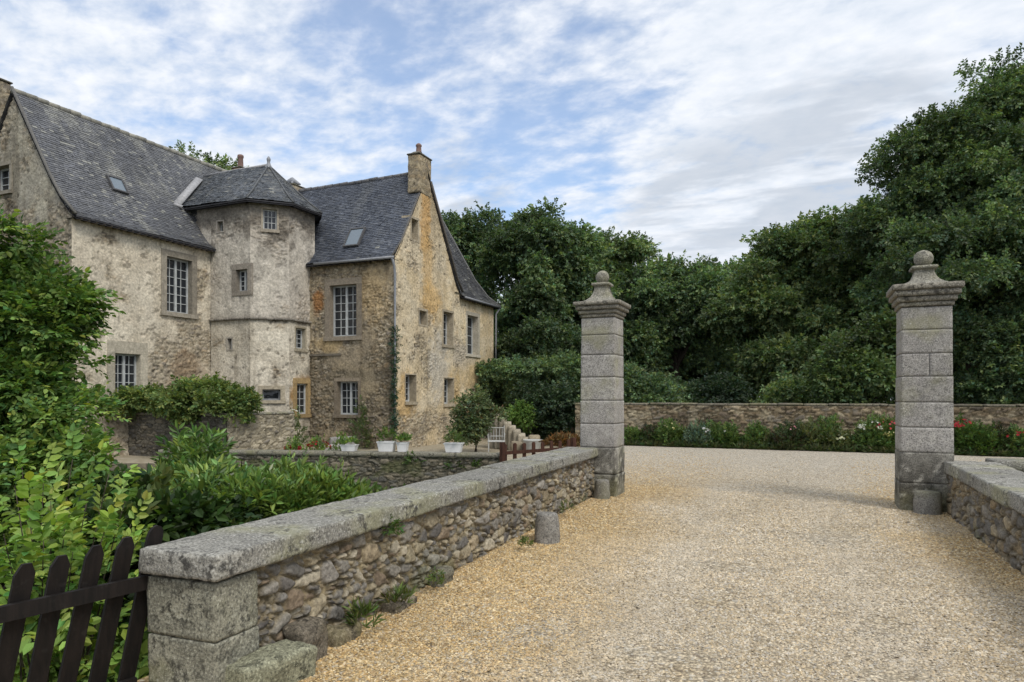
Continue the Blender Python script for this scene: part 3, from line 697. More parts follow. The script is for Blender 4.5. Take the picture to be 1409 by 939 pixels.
def wall_grid(name, pl_, u0, u1, z0, top, openings, step, fn, parent, mat='plaster', edge_fade=True):
    us = set(np.round(np.linspace(u0, u1, max(2, int((u1 - u0) / step) + 1)), 4)); zt = max(top(u) for u in np.linspace(u0, u1, 60))
    zs = set(np.round(np.linspace(z0, zt, max(2, int((zt - z0) / step) + 1)), 4))
    def put(S, v, a, b):
        if not a < v < b: return
        for q in [q for q in S if abs(q - v) < step * .5 and q not in (round(a, 4), round(b, 4))]: S.discard(q)
        S.add(v)
    for (a, b, c, d) in openings:
        put(us, a, u0, u1); put(us, b, u0, u1); put(zs, c, z0, zt); put(zs, d, z0, zt)
    us = np.array(sorted(us)); zs = np.array(sorted(zs))
    A, B = np.meshgrid(us, zs, indexing='ij')
    T = np.array([top(u) for u in us])[:, None]
    over = B >= T - 1e-6; B = np.minimum(B, T)
    keep = ~(over[:-1, :-1] & over[1:, :-1])
    uc = (us[1:] + us[:-1])[:, None] / 2; zc = (zs[1:] + zs[:-1])[None] / 2
    for (a, b, c, d) in openings: keep &= ~((uc > a) & (uc < b) & (zc > c) & (zc < d))
    u = A.ravel(); z = B.ravel()
    disp, c = fn(u, z)
    if edge_fade: disp = disp * sstep(0, .12, u - u0) * sstep(0, .12, u1 - u)
    P = pl_.O + u[:, None] * pl_.U + z[:, None] * ZUP + disp[:, None] * pl_.N
    return mesh_np(name, P, [grid_cells(us, zs, keep)], M[mat], parent, c, smooth=True)

def old_plaster(cols, stone_pal, mortar, bare, seed, spots=(), streak=0.4, sx=.30, sy=.15, tonefn=None, pit=0.5, patchfn=None):
    """lime render over rubble: where the render is thin the stones show through"""
    cols = np.asarray(cols, float)
    def fn(u, z):
        n1 = fbm(u * .45, z * .45, None, 4, seed); n2 = fbm(u * 1.4, z * 1.4, None, 5, seed + 1, .6); n3 = fbm(u * 6, z * 6, None, 4, seed + 2)
        a = sstep(.35, .65, n1)[:, None]; b = sstep(.42, .62, n2)[:, None]
        c = cols[0] * (1 - a) + cols[1] * a; c = c * (1 - .7 * b) + cols[2] * .7 * b
        sc, rel, s = rubble_field(u, z, sx, sy, seed + 5, stone_pal, mortar, .08)
        bm = fbm(u * .8, z * .8, None, 5, seed + 7, .6) + bare
        if patchfn is not None: bm = bm + patchfn(u, z)
        m = sstep(.5, .66, bm)
        faint = .30 * sstep(.34, .58, bm)              # stones telegraph faintly through thin render
        w = np.maximum(m * .92, faint)[:, None]
        c = c * (1 - w) + sc * w
        disp = (n3 - .5) * .022 + (n2 - .5) * .04 + (m * .85 + .15) * (rel - .5) * .055
        st = fbm(u * 2.6, z * .22, None, 4, seed + 11, .6); c = c * (1 - streak * sstep(.5, .72, st)[:, None] * np.array([.75, .78, .82]))
        pt = sstep(.72, .79, fbm(u * 5.5, z * 5.5, None, 3, seed + 13)); c = c * (1 - pit * pt[:, None]); disp = disp - .025 * pt
        for (pu, pz, su, sz, col, k) in spots:
            g = np.exp(-((u - pu) / su) ** 2 - ((z - pz) / sz) ** 2)
            g = sstep(.25, .75, g + (n2 - .5) * .9 + (n3 - .5) * .5) * k
            c = c * (1 - g[:, None]) + np.asarray(col) * g[:, None] * (.75 + .5 * n3)[:, None]
        if tonefn is not None: c = tonefn(u, z, c, n2, n3)
        return disp, np.clip(c, .01, .8)
    return fn

def lin(pts):
    x = [p[0] for p in pts]; y = [p[1] for p in pts]
    return lambda u: float(np.interp(u, x, y))

# ---- window kit
def window(pl_, rect, cols=4, rows=6, leaves=2, sur=.2, depth=.22, label=None, paint='white_paint', sur_mat='dressed', sur_col=(.26, .235, .19), sill=True, bars=True, lintel=None, d_sur=.03):
    u0, u1, z0, z1 = rect
    fr = MB(); W = lambda a, b, mb_, col=None: mb_.frame_box(pl_.O, pl_.U, -pl_.N, ZUP, a, b, col)
    f = min(.065, (u1 - u0) * .10); d0, d1 = depth, depth + .06
    W((u0, d0, z0), (u0 + f, d1, z1), fr); W((u1 - f, d0, z0), (u1, d1, z1), fr)
    W((u0 + f, d0, z1 - f), (u1 - f, d1, z1), fr); W((u0 + f, d0, z0), (u1 - f, d1, z0 + f), fr)
    a0, a1, b0, b1 = u0 + f, u1 - f, z0 + f, z1 - f
    lw = (a1 - a0) / leaves
    for l in range(1, leaves): W((a0 + lw * l - .045, d0 - .012, b0), (a0 + lw * l + .045, d1 - .002, b1), fr)
    g = .012
    if bars:
        per = max(1, cols // leaves)
        for l in range(leaves):
            for k in range(1, per):
                x = a0 + lw * l + lw * k / per; W((x - g, d0 + .012, b0), (x + g, d1 - .004, b1), fr)
        for k in range(1, rows):
            z = b0 + (b1 - b0) * k / rows; W((a0, d0 + .015, z - g), (a1, d1 - .006, z + g), fr)
    o = fr.build('window', M[paint], house)
    if label: o['label'] = label
    p = MB(); W((a0 - .01, d1 - .02, b0 - .01), (a1 + .01, d1 + .004, b1 + .01), p); p.build('pane', M['glass'], o, color=False)
    s = MB(); q = lambda: np.asarray(sur_col) * (.82 + .36 * np.random.default_rng(int(abs(u0 * 917 + z0 * 331 + len(s.V) * 77))).random())
    sl = lintel if lintel else sur * 1.05; dd = depth + .10
    W((u0 - sur, -d_sur, z0), (u0, dd, z1), s, q()); W((u1, -d_sur, z0), (u1 + sur, dd, z1), s, q())
    W((u0 - sur, -d_sur - .006, z1), (u1 + sur, dd - .003, z1 + sl), s, q())
    if sill: W((u0 - sur - .03, -d_sur - .05, z0 - max(.12, sur * .7)), (u1 + sur + .03, dd - .006, z0), s, q())
    else: W((u0 - sur, -d_sur - .004, z0 - sur * .8), (u1 + sur, dd - .006, z0), s, q())
    b = MB(); W((u0 - .05, dd + .02, z0 - .05), (u1 + .05, dd + .03, z1 + .05), b)
    so = s.build('surround', M[sur_mat], o)
    return o, rect

# openings measured on each wall
oF = [PF.px(229, 356, 264, 431), PF.px(158, 487, 193, 566)]
oG = [PG.px(-8, 229, 14, 264)]
oT0 = [PT[0].px(299, 305, 307, 319), PT[0].px(325, 371, 341, 401), PT[0].px(313, 466, 319, 481)]
oT1 = [PT[1].px(362, 288, 381, 316), PT[1].px(361, 536, 386, 551)]
oT2 = [PT[2].px(407, 452, 420, 480), PT[2].px(408, 528, 423, 570)]
oW = [PW.px(454, 392, 491, 463), PW.px(464, 525, 493, 571)]
oE = [PE.px(558, 516, 572, 553), PE.px(611, 521, 624, 556), PE.px(610, 430, 623, 475), PE.px(643, 435, 658, 488), PE.px(577, 428, 587, 447), PE.px(566, 302, 575, 330), PE.px(649, 535, 653, 549)]

STONES = [(.34, .29, .21), (.40, .35, .26), (.29, .235, .165), (.46, .40, .31), (.26, .225, .175), (.38, .30, .20), (.23, .20, .165)]
CREAM = [(.655, .585, .465), (.59, .525, .415), (.69, .63, .515)]
# main range front: rough pale render, brown stones bare low down near the turret
def patchF(u, z): return .30 * np.exp(-((u - 4.6) / 1.3) ** 2 - ((z - 2.9) / 1.3) ** 2) - .05 * sstep(4.5, 7, z)
wall_grid('wall', PF, 0, 8.0, -.5, lambda u: 7.55, oF, .04,
          old_plaster(CREAM, STONES, (.46, .40, .30), .055, 3, [(4.4, 2.6, .9, .9, (.22, .14, .075), .5), (1.5, 1.2, 2.0, 1.0, (.28, .25, .2), .5)], .14, .21, .095, pit=.35, patchfn=patchF), house)
# main range south gable: darker render colours paint in its shaded side
GT = lin([(0, 11.9 - 0), (0, 7.0)]) if False else None
gtop = lin([(0, 7.3), (.35, 7.9), (1.0, 8.75), (3.0, 12.0), (5.0, 8.75), (5.65, 7.9), (6.0, 7.45)])
wall_grid('gable_wall', PG, 0, 6.0, -.5, gtop, oG, .045, old_plaster([(.35, .325, .265), (.27, .255, .22), (.42, .39, .305)], STONES, (.28, .25, .19), .16, 13, [], .5, .24, .11, pit=.6), house)
# turret: grey weathered upper storeys, pale bare-stone lower storey, dark stain below the eaves
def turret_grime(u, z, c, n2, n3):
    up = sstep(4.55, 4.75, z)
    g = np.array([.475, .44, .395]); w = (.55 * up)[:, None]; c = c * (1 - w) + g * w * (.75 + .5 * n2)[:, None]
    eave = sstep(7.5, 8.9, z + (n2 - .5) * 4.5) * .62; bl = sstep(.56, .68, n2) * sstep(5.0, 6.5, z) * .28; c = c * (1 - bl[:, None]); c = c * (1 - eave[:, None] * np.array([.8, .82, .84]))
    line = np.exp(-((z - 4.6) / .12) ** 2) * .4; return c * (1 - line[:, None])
def patchT(u, z): return -.05 * sstep(4.5, 5, z) + .10 * sstep(3.2, 1.0, z) + .26 * np.exp(-((z - 8.3) / .8) ** 2) * sstep(.2, .6, fbm(u * .9, z * .9, None, 2, 55))
tp = old_plaster([(.60, .545, .445), (.52, .475, .395), (.635, .585, .485)], STONES, (.42, .37, .29), -.02, 23,
                 [], .42, .22, .105, tonefn=turret_grime, pit=.55, patchfn=patchT)
def with_spots(base, spots, seed):
    def fn(u, z):
        d, c = base(u, z); n = fbm(u * 2.2, z * 2.2, None, 4, seed, .6)
        for (pu, pz, su, sz, col, k) in spots:
            g = sstep(.3, .8, np.exp(-((u - pu) / su) ** 2 - ((z - pz) / sz) ** 2) + (n - .5) * .9) * k
            c = c * (1 - g[:, None]) + np.asarray(col) * g[:, None]
        return d, c
    return fn
off = [0, 11, 23]
shift = lambda f, o: (lambda u, z: f(u + o, z))
OCH = (.36, .20, .055)
wall_grid('turret_wall', PT[0], 1.45, PT[0].O is not None and 3.45, -.5, lambda u: 9.16, oT0, .04, shift(tp, 0), house)
wall_grid('turret_wall', PT[0], .5, 1.45, 7.6, lambda u: 9.16, [], .05, shift(tp, 40), house)
wall_grid('turret_wall', PT[1], 0, math.sqrt(2), -.5, lambda u: 9.16, oT1, .035, shift(with_spots(tp, [(1.3, 1.6, .25, .5, OCH, .5)], 4), 11), house)
r_ = oT2[1]
wall_grid('turret_wall', PT[2], 0, 1.5, -.5, lambda u: 9.16, oT2, .035, with_spots(shift(tp, 23), [((r_[0] + r_[1]) / 2, (r_[2] + r_[3]) / 2 + .2, .75, .85, OCH, .75)], 6), house)
# wing front: brown ochre render, dark band, bare quoins to the right
def wing_tone(u, z, c, n2, n3):
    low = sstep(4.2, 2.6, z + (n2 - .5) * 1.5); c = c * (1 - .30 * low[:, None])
    top = sstep(6.3, 7.0, z) * .2; return c * (1 - top[:, None])  # darker low on the wall and just below the eaves
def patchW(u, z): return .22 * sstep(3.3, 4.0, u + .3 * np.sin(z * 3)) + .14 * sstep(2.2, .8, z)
w0 = oW[0]
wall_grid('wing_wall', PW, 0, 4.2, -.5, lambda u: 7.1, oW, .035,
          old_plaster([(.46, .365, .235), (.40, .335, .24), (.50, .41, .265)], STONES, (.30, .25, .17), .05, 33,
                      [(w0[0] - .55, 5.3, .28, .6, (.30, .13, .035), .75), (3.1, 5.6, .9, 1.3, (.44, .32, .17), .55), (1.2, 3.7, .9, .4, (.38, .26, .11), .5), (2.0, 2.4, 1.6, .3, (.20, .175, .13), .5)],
                      .45, .22, .10, tonefn=wing_tone, pit=.5, patchfn=patchW), house)
# wing gable: pale yellow render with orange streaks below the chimney
def patchE(u, z): return .20 * sstep(1.2, .2, z) + .12 * sstep(3.0, .0, z) * sstep(4, 1, u) - .03
etop = lin([(0, 7.0), (.25, 7.35), (2.4, 10.75), (2.45, 10.8), (5.2, 6.5), (5.21, 6.28), (8.9, 6.22)])
gable_spots = [(2.30, 9.2, .60, 1.7, (.50, .29, .10), .75), (2.55, 7.3, .55, 1.6, (.56, .37, .16), .6), (2.75, 5.6, .95, .95, (.58, .37, .14), .7), (.8, 1.7, .8, 1.1, (.54, .35, .13), .65),
               (4.4, 1.9, 1.0, 1.0, (.54, .38, .17), .6), (6.6, 2.6, 1.5, .9, (.52, .37, .17), .5), (3.4, 2.8, .9, 1.7, (.50, .475, .42), .6), (5.8, 3.5, 1.3, .6, (.47, .43, .37), .45), (3.4, 6.9, .9, 1.0, (.50, .44, .34), .35), (1.0, 5.2, .7, 1.4, (.52, .45, .33), .3)]
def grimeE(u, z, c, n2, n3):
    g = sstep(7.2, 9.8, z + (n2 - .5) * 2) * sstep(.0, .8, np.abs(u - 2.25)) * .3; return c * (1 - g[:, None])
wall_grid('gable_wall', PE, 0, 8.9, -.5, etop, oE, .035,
          old_plaster([(.69, .57, .385), (.65, .525, .335), (.72, .625, .46)], STONES, (.54, .465, .335), -.03, 43, gable_spots, .25, .20, .095, pit=.6, patchfn=patchE, tonefn=grimeE), house)
# hidden sides close the volume
mb = MB()
mb.add([(HX - 6, HY0, -.5), (HX - 6, 31, -.5), (HX - 6, 31, 7.5), (HX - 6, HY0, 7.5)], [[0, 3, 2, 1]])
mb.add([(HX - 6, 31, -.5), (WX, 31, -.5), (WX, 31, 6.2), (HX - 6, 31, 6.2)], [[0, 3, 2, 1]])
mb.add([(HX, 22.0, -.5), (HX, 31, -.5), (HX, 31, 7.5), (HX, 22.0, 7.5)], [[0, 1, 2, 3]])
mb.build('rear_wall', M['plaster'], house)

window(PF, oF[0], 4, 6, 2, .22, .2, sur_col=(.30, .27, .22))
window(PF, oF[1], 4, 6, 2, .28, .2, sur_col=(.44, .40, .32), d_sur=.02, lintel=.42)
window(PG, oG[0], 2, 3, 1, .12, .2)
window(PT[0], oT0[0], 1, 1, 1, .05, .18, bars=False, sill=False, sur_col=(.34, .31, .27), d_sur=.012)
window(PT[0], oT0[1], 2, 4, 2, .20, .18, sur_col=(.28, .25, .21), sill=False)
window(PT[0], oT0[2], 1, 1, 1, .06, .18, bars=False, sill=False, sur_col=(.38, .35, .3), d_sur=.012)
window(PT[1], oT1[0], 3, 3, 1, .07, .12, sur_col=(.34, .30, .24), d_sur=.015)
window(PT[1], oT1[1], 1, 1, 1, .16, .2, bars=False, sur_col=(.42, .37, .28), d_sur=.03, lintel=.14, paint='zinc')
window(PT[2], oT2[0], 2, 4, 1, .06, .16, sur_col=(.38, .34, .26), d_sur=.015)
window(PT[2], oT2[1], 2, 4, 1, .20, .10, sur_col=(.34, .245, .125), d_sur=.03, label='small window framed in ochre-stained stone')
window(PW, oW[0], 4, 6, 2, .24, .22, sur_col=(.24, .205, .16))
window(PW, oW[1], 4, 4, 2, .13, .22, sur_col=(.24, .20, .15))
for k, r in enumerate(oE):
    if k == 6: window(PE, r, 1, 1, 1, .02, .2, bars=False, sill=False, sur_col=(.42, .36, .25), d_sur=.01); continue
    big = k == 3
    window(PE, r, 2 if k < 5 else 1, 4 if k < 4 else 2, 1, .16 if big else (.05 if k in (0, 1) else .09), .30, sur_col=(.46, .42, .34) if big else (.40, .345, .255), d_sur=.012, sill=k in (0, 1, 2, 3), bars=k != 4)

# string course round the turret
mb = MB()
for i, (a, b) in enumerate(((1.4, 3.47), (-.02, 1.435), (-.02, 1.5))):
    p_ = PT[i]; n_ = max(3, int((b - a) / .25))
    for k in range(n_):
        q0, q1 = a + (b - a) * k / n_, a + (b - a) * (k + 1) / n_
        mb.rough_box(p_.P((q0 + q1) / 2, 4.56, .02), p_.U, -p_.N, ZUP, (q1 - q0 - .003, .16, .10), r=.03, step=.05, amp=.012, seed=600 + i * 20 + k, col=np.array([.22, .20, .17]) * (.8 + .4 * h01(i, k, 0, 3)))
mb.build('string_course', M['dressed'], house, smooth=True)
# thin ledge on the wing front
mb = MB(); p_ = PW; mb.frame_box(p_.O, p_.U, -p_.N, ZUP, (.1, -.05, 3.25), (1.7, .03, 3.33), (.17, .15, .12)); mb.build('drip_ledge', M['dressed'], house)

# ---- slate roofs
def slope(name, O, A, H, prof, uL, uR, seed, parent, pal, expo=.10, wid=.17, lichen=.0, under=True, deck=None):
    """courses of separate slates laid on a curved slope; h runs inwards and up from the eaves"""
    O, A, H = (np.asarray(t, float) for t in (O, A, H)); rg = np.random.default_rng(seed)
    pr = np.asarray(prof, float); seg = np.hypot(*np.diff(pr, axis=0).T); S = np.concatenate([[0], np.cumsum(seg)])
    hz = lambda s: (np.interp(s, S, pr[:, 0]), np.interp(s, S, pr[:, 1]))
    mb = MB(); n = int(S[-1] / expo) + 1
    for j in range(n):
        s0 = j * expo; s1 = min(s0 + expo * 1.35, S[-1] + .05)
        h0, z0 = hz(s0); h1, z1 = hz(s1)
        dh, dz = h1 - h0, z1 - z0; L = math.hypot(dh, dz) + 1e-9
        Nn = ZUP * (dh / L) - H * (dz / L)
        a, b = uL(h0), uR(h0); a1_, b1_ = uL(h1), uR(h1)
        if b - a < .05: continue
        e = [a]; x = a - wid * rg.random()
        while True:
            x += wid * (.75 + .5 * rg.random())
            if x >= b - .03: break
            if x > a + .03: e.append(x)
        e.append(b); e = np.array(e); k = len(e) - 1
        l, r = e[:-1] + .003, e[1:] - .003
        f = lambda q: np.clip(q, a1_, b1_)
        js = rg.normal(0, .007, k); up = .022 + np.abs(rg.normal(0, .005, k)); tl = rg.normal(0, .004, k)
        hh = h0 - dh / L * (.0 + js); zz = z0 - dz / L * js
        pt = lambda uu, hx, zx, lift: O + uu[:, None] * A + np.broadcast_to(hx, uu.shape)[:, None] * H + np.broadcast_to(zx, uu.shape)[:, None] * ZUP + np.broadcast_to(lift, uu.shape)[:, None] * Nn
        V = np.stack([pt(l, hh, zz, up + tl), pt(r, hh, zz, up - tl), pt(f(r), h1, z1, .004), pt(f(l), h1, z1, .004), pt(l, hh, zz, up + tl - .014), pt(r, hh, zz, up - tl - .014)], 1)
        i6 = np.arange(k)[:, None] * 6
        Q = np.concatenate([i6 + [0, 1, 2, 3], i6 + [4, 5, 1, 0]])
        W_ = O + ((l + r) / 2)[:, None] * A + h0 * H + z0 * ZUP
        c = jitter_cols(pal, rg.random(k), rg.random(k), .34)
        big = fbm(W_[:, 0] * .5 + W_[:, 1] * .5, W_[:, 2] * .35, W_[:, 1] * .3, 4, seed + 3)
        big2 = fbm(W_[:, 1] * 1.6 + W_[:, 0] * 1.6, np.full(k, s0 * .28), None, 4, seed + 23, .6); c = c * (.58 + .5 * big + .34 * big2)[:, None]
        if lichen:
            stk = fbm((e[:-1]) * 1.1, np.full(k, s0 * .35), None, 4, seed + 5, .6)
            lm = sstep(.52, .7, stk) * lichen * (.4 + .6 * rg.random(k)); lm = np.maximum(lm, (rg.random(k) < .07 * lichen) * .75)
            c = c * (1 - lm[:, None]) + np.array([.30, .30, .27]) * lm[:, None]
        V = V.reshape(-1, 3); V = V + (Nn * 1.0)[None] * ((fbm(V[:, 0] * .55 + 3, V[:, 1] * .55, V[:, 2] * .55, 3, 15) - .5) * .13)[:, None]
        mb.add(V, Q, None, np.repeat(c, 6, axis=0))
    o = mb.build(name, M['slate'], parent)
    if under:
        d = MB(); P = []
        for q in range(len(pr)): 
            P.append((O + uL(pr[q, 0]) * A + pr[q, 0] * H + (pr[q, 1] - .12) * ZUP, O + uR(pr[q, 0]) * A + pr[q, 0] * H + (pr[q, 1] - .12) * ZUP))
        for q in range(len(pr) - 1): d.add([P[q][0], P[q][1], P[q + 1][1], P[q + 1][0]], [[0, 1, 2, 3]])
        P[0] = (P[0][0] + ZUP * .1, P[0][1] + ZUP * .1)
        # eaves board
        d.add([P[0][0], P[0][1], P[0][1] - ZUP * .05, P[0][0] - ZUP * .05], [[0, 3, 2, 1]])
        a0, a1 = P[0]; d.add([a0 - ZUP * .05, a1 - ZUP * .05, a1 - ZUP * .05 + H * .5, a0 - ZUP * .05 + H * .5], [[0, 3, 2, 1]])
        d.build('roof_boarding', M['deck'], o, color=False)
    return o
SL_OLD = [(.118, .122, .132), (.128, .132, .142), (.108, .112, .123), (.138, .141, .147), (.120, .125, .138)]
SL_WING = [(.070, .080, .102), (.084, .094, .116), (.062, .071, .092), (.094, .103, .122)]
cst = lambda v: (lambda h: v)
# main range: bell-cast at the eaves
pm = [(-.30, 7.38), (0.05, 7.62), (.45, 8.05), (.95, 8.72), (2.95, 11.9)]
slope('roof', (HX, HY0 - .06, 0), (0, 1, 0), (-1, 0, 0), pm, cst(0), cst(13.5), 3, house, SL_OLD, lichen=.75)
slope('roof', (HX - 5.9, HY0 - .06, 0), (0, 1, 0), (1, 0, 0), pm, cst(0), cst(16.5), 4, house, SL_OLD, expo=.25, wid=.4)
# wing
pw = [(-.25, 6.92), (.05, 7.12), (.4, 7.6), (2.4, 10.9)]
slope('wing_roof', (-23.6, WY, 0), (1, 0, 0), (0, 1, 0), pw, cst(0), cst(9.22), 5, house, SL_WING, lichen=.12)
slope('wing_roof', (-23.6, WY + 5.0, 0), (1, 0, 0), (0, -1, 0), [(-.3, 6.35), (.1, 6.75), (2.6, 10.9)], cst(0), cst(9.26), 6, house, SL_WING, lichen=.12)
# rear pavilion roof, hipped and bell-cast
pp = [(-.25, 6.12), (.25, 6.55), (.32, 6.65), (.75, 7.35), (2.35, 11.0)]
slope('pavilion_roof', (WX, 24.6, 0), (0, 1, 0), (-1, 0, 0), pp, lambda h: 2.72 if h < .3 else .4, lambda h: 6.5 - .85 * h, 7, house, [(.062, .064, .07), (.08, .082, .087), (.055, .057, .062), (.095, .095, .095)], lichen=.3)
slope('pavilion_roof', (WX, 31.1, 0), (-1, 0, 0), (0, -1, 0), [(-.2, 6.12), (.25, 6.55), (.65, 7.35), (2.0, 11.0)], lambda h: h * 1.15, lambda h: 4.7 - h * 1.15, 8, house, SL_WING)
slope('pavilion_roof', (WX - 4.7, 24.6, 0), (0, 1, 0), (1, 0, 0), pp, cst(0), lambda h: 6.5 - .85 * h, 9, house, SL_WING, expo=.25, wid=.4)
# turret: hipped, its ridge running back into the main roof
tz0, tza = 9.08, 11.05; ax, ay = -20.15, 21.62
eo = [(-23.4, 19.58), (-19.32, 19.58), (-18.13, 20.77), (-18.13, 22.46), (-19.32, 23.65)]
def hip(name, e0, e1, apex_u, seed, left_vertical=None):
    e0 = np.array([*e0, 0.0]); e1 = np.array([*e1, 0.0]); A = e1 - e0; L = np.linalg.norm(A); A /= L; H = np.array([-A[1], A[0], 0])
    au = np.dot(np.array([ax, ay, 0]) - e0, A); ah = np.dot(np.array([ax, ay, 0]) - e0, H)
    prof = [(0, tz0), (ah * .25, tz0 + (tza - tz0) * .21), (ah, tza)]
    uL = (lambda h: au * h / ah) if left_vertical is None else (lambda h: left_vertical * h / ah)
    return slope(name, e0, A, H, prof, uL, lambda h: L + (au - L) * h / ah, seed, house, [(.098, .110, .126), (.118, .128, .142), (.086, .096, .112), (.138, .145, .152)], lichen=.35)
hip('turret_roof', eo[0], eo[1], None, 21, left_vertical=-.4)
hip('turret_roof', eo[1], eo[2], None, 22); hip('turret_roof', eo[2], eo[3], None, 23); hip('turret_roof', eo[3], eo[4], None, 24)
mb = MB(); mb.add([(-23.8, ay, tza - .02), (ax, ay, tza - .02), (-19.32, 23.65, tz0), (-23.8, 23.65, tz0)], [[0, 1, 2, 3]]); mb.build('turret_roof_back', M['slate'], house)
mb = MB(); mb.add([(-22.85, 19.9, 8.2), (-22.2, 19.9, 7.6), (-22.2, 19.9, 9.14), (-23.6, 19.9, 9.14)], [[0, 1, 2, 3]], col=(.045, .047, .052)); mb.build('slate_hung_cheek', M['slate'], house)
# soffit of the turret
mb = MB(); mb.add([(x, y, tz0 - .03) for x, y in eo] + [(-23.4, 23.65, tz0 - .03)], None, [[0, 2, 1], [0, 3, 2], [0, 4, 3], [0, 5, 4]]); mb.build('turret_soffit', M['deck'], house, color=False)
# ridges, valley lead, finial
def ridge_tiles(a, b, r, col, seed, ln=.38):
    mb = MB(); a = np.array(a, float); b = np.array(b, float); n = max(2, int(np.linalg.norm(b - a) / ln))
    for k in range(n):
        p, q = a + (b - a) * k / n, a + (b - a) * (k + 1.04) / n; j = .018 * (h01(k, 0, 0, seed) - .5) * 2
        mb.tube([p + [0, 0, j], q + [0, 0, j + .01]], [r, r * 1.08], 8, np.array(col) * (.75 + .5 * h01(k, 1, 0, seed)))
    mb.build('ridge_tiles', M['slate'], house, smooth=True)
ridge_tiles((HX - 2.95, HY0 - .05, 11.9), (HX - 2.95, 27.8, 11.9), .10, (.26, .25, .21), 1)
ridge_tiles((-23.5, WY + 2.4, 10.9), (-15.3, WY + 2.4, 10.9), .085, (.12, .12, .125), 2)
ridge_tiles((WX - 2.35, 26, 11.0), (WX - 2.35, 29.1, 11.0), .08, (.12, .12, .12), 3)
mb = MB(); mb.tube([(-23.7, ay, tza + .02), (ax, ay, tza + .02)], .06, 8)
v0 = np.array([-22.72, 19.46, 9.22]); v1 = np.array([-23.55, 21.2, 10.75]); vd = (v1 - v0) / np.linalg.norm(v1 - v0); vn = np.array([.62, -.35, .70]); vn -= vd * np.dot(vn, vd); vn /= np.linalg.norm(vn)
mb.frame_box(v0, vd, np.cross(vn, vd), vn, (-.15, -.15, .06), (np.linalg.norm(v1 - v0), .13, .10)); mb.frame_box(v0 - vd * .15, vd, np.cross(vn, vd), vn, (-.12, -.22, -.02), (.0, .10, .09))
mb.build('lead_flashing', M['lead'], house, smooth=True, color=False)
mb = MB(); mb.lathe((ax, ay, tza), [(.16, -.12), (.09, .02), (.06, .12), (.075, .2), (.085, .26), (.05, .32), (.03, .36), (.001, .38)], 12); mb.build('finial', M['zinc'], house, smooth=True, color=False)
for (a, b, l) in ((eo[1], (ax, ay), 1), (eo[2], (ax, ay), 1), (eo[3], (ax, ay), 1)):
    pass
for e in eo[1:4]:
    P0 = np.array([*e, tz0 + .03]); P1 = np.array([ax, ay, tza + .02]); Pm = P0 + (P1 - P0) * .25 - [0, 0, .05]
    mb = MB(); mb.tube([P0, Pm, P1], .035, 6, (.10, .105, .11)); mb.build('hip_roll', M['slate'], house, smooth=True)
mb = MB(); mb.tube([(WX + .25, 31.3, 6.15), (WX - .25, 30.9, 6.6), (WX - .75, 30.45, 7.4), (WX - 2.35, 29.1, 11.02)], .05, 6, (.13, .13, .13))
mb.build('hip_roll', M['slate'], house, smooth=True)
# gable verge boards, rafters ends
def verge(P, r, col):
    mb = MB(); mb.tube(P, r, 6, col); mb.build('verge_board', M['slate'], house, smooth=True)
verge([(WX + .02, WY - .22, 6.96), (WX + .02, WY + .4, 7.66), (WX + .02, WY + 1.75, 9.85)], .035, (.10, .095, .09))
verge([(WX + .05, WY + 2.62, 10.56), (WX + .05, WY + 5.0, 6.86), (WX + .08, WY + 5.42, 6.36)], .06, (.085, .075, .065))
verge([(HX - 2.95, HY0 - .05, 12.0), (HX - 1.0, HY0 - .05, 8.85), (HX - .45, HY0 - .05, 8.1), (HX + .28, HY0 - .05, 7.42)], .05, (.12, .115, .105))
RE = [((HX, HY0 + .1 + k * .26, 7.28), (HX + .27, HY0 + .18 + k * .26, 7.37)) for k in range(21)] + [((-18.2 + k * .26, WY - .2, 6.82), (-18.12 + k * .26, WY, 6.90)) for k in range(14)] + [((WX, 27.5 + k * .27, 6.03), (WX + .22, 27.58 + k * .27, 6.11)) for k in range(13)]
for a_, b_ in RE:
    mb = MB(); mb.box(a_, b_, (.16, .13, .09)); mb.build('rafter_end', M['dressed'], house)
# gutters and pipes
mb = MB(); mb.tube([(-18.0, WY - .28, 6.9), (WX + .12, WY - .28, 6.88)], .055, 8); mb.tube([(WX + .06, WY - .28, 6.86), (WX + .05, WY - .14, 6.6), (WX + .06, WY - .09, 6.3), (WX + .06, WY - .09, -.4)], .05, 8)
mb.build('drainpipe', M['zinc'], house, smooth=True, color=False)
mb = MB(); mb.tube([(WX + .27, 27.4, 6.1), (WX + .27, 31.25, 6.08)], .05, 8); mb.tube([(WX + .25, 31.2, 6.05), (WX + .1, 31.1, 5.75), (WX + .09, 31.08, -.4)], .045, 8); mb.build('drainpipe', M['zinc'], house, smooth=True, color=False)

# chimneys
def chimney(x0, x1, y0, y1, z0, z1, seed, col, cap=.06):
    mb = MB(); mb.rough_box(((x0 + x1) / 2, (y0 + y1) / 2, z0), (1, 0, 0), (0, 1, 0), (0, 0, 1), (x1 - x0, y1 - y0, z1 - z0), r=.04, step=.05, amp=.03, seed=seed, freq=5,
        colfn=lambda P: rubble_field(P[:, 0] + P[:, 1], P[:, 2], .28, .14, seed, [np.array(c) * col for c in STONES], np.array((.34, .29, .21)) * col, .08)[0])
    o = mb.build('chimney', M['plaster'], house, smooth=True)
    c = MB(); c.rough_box(((x0 + x1) / 2, (y0 + y1) / 2, z1), (1, 0, 0), (0, 1, 0), (0, 0, 1), (x1 - x0 + .07, y1 - y0 + .07, cap), r=.025, step=.06, amp=.012, seed=seed + 1, col=(.55, .53, .48))
    c.build('chimney_cap', M['coping'], o, smooth=True); return o
ch = chimney(WX - .52, WX + .03, WY + 1.72, WY + 2.7, 9.9, 11.45, 71, np.array([.95, .92, .85]))
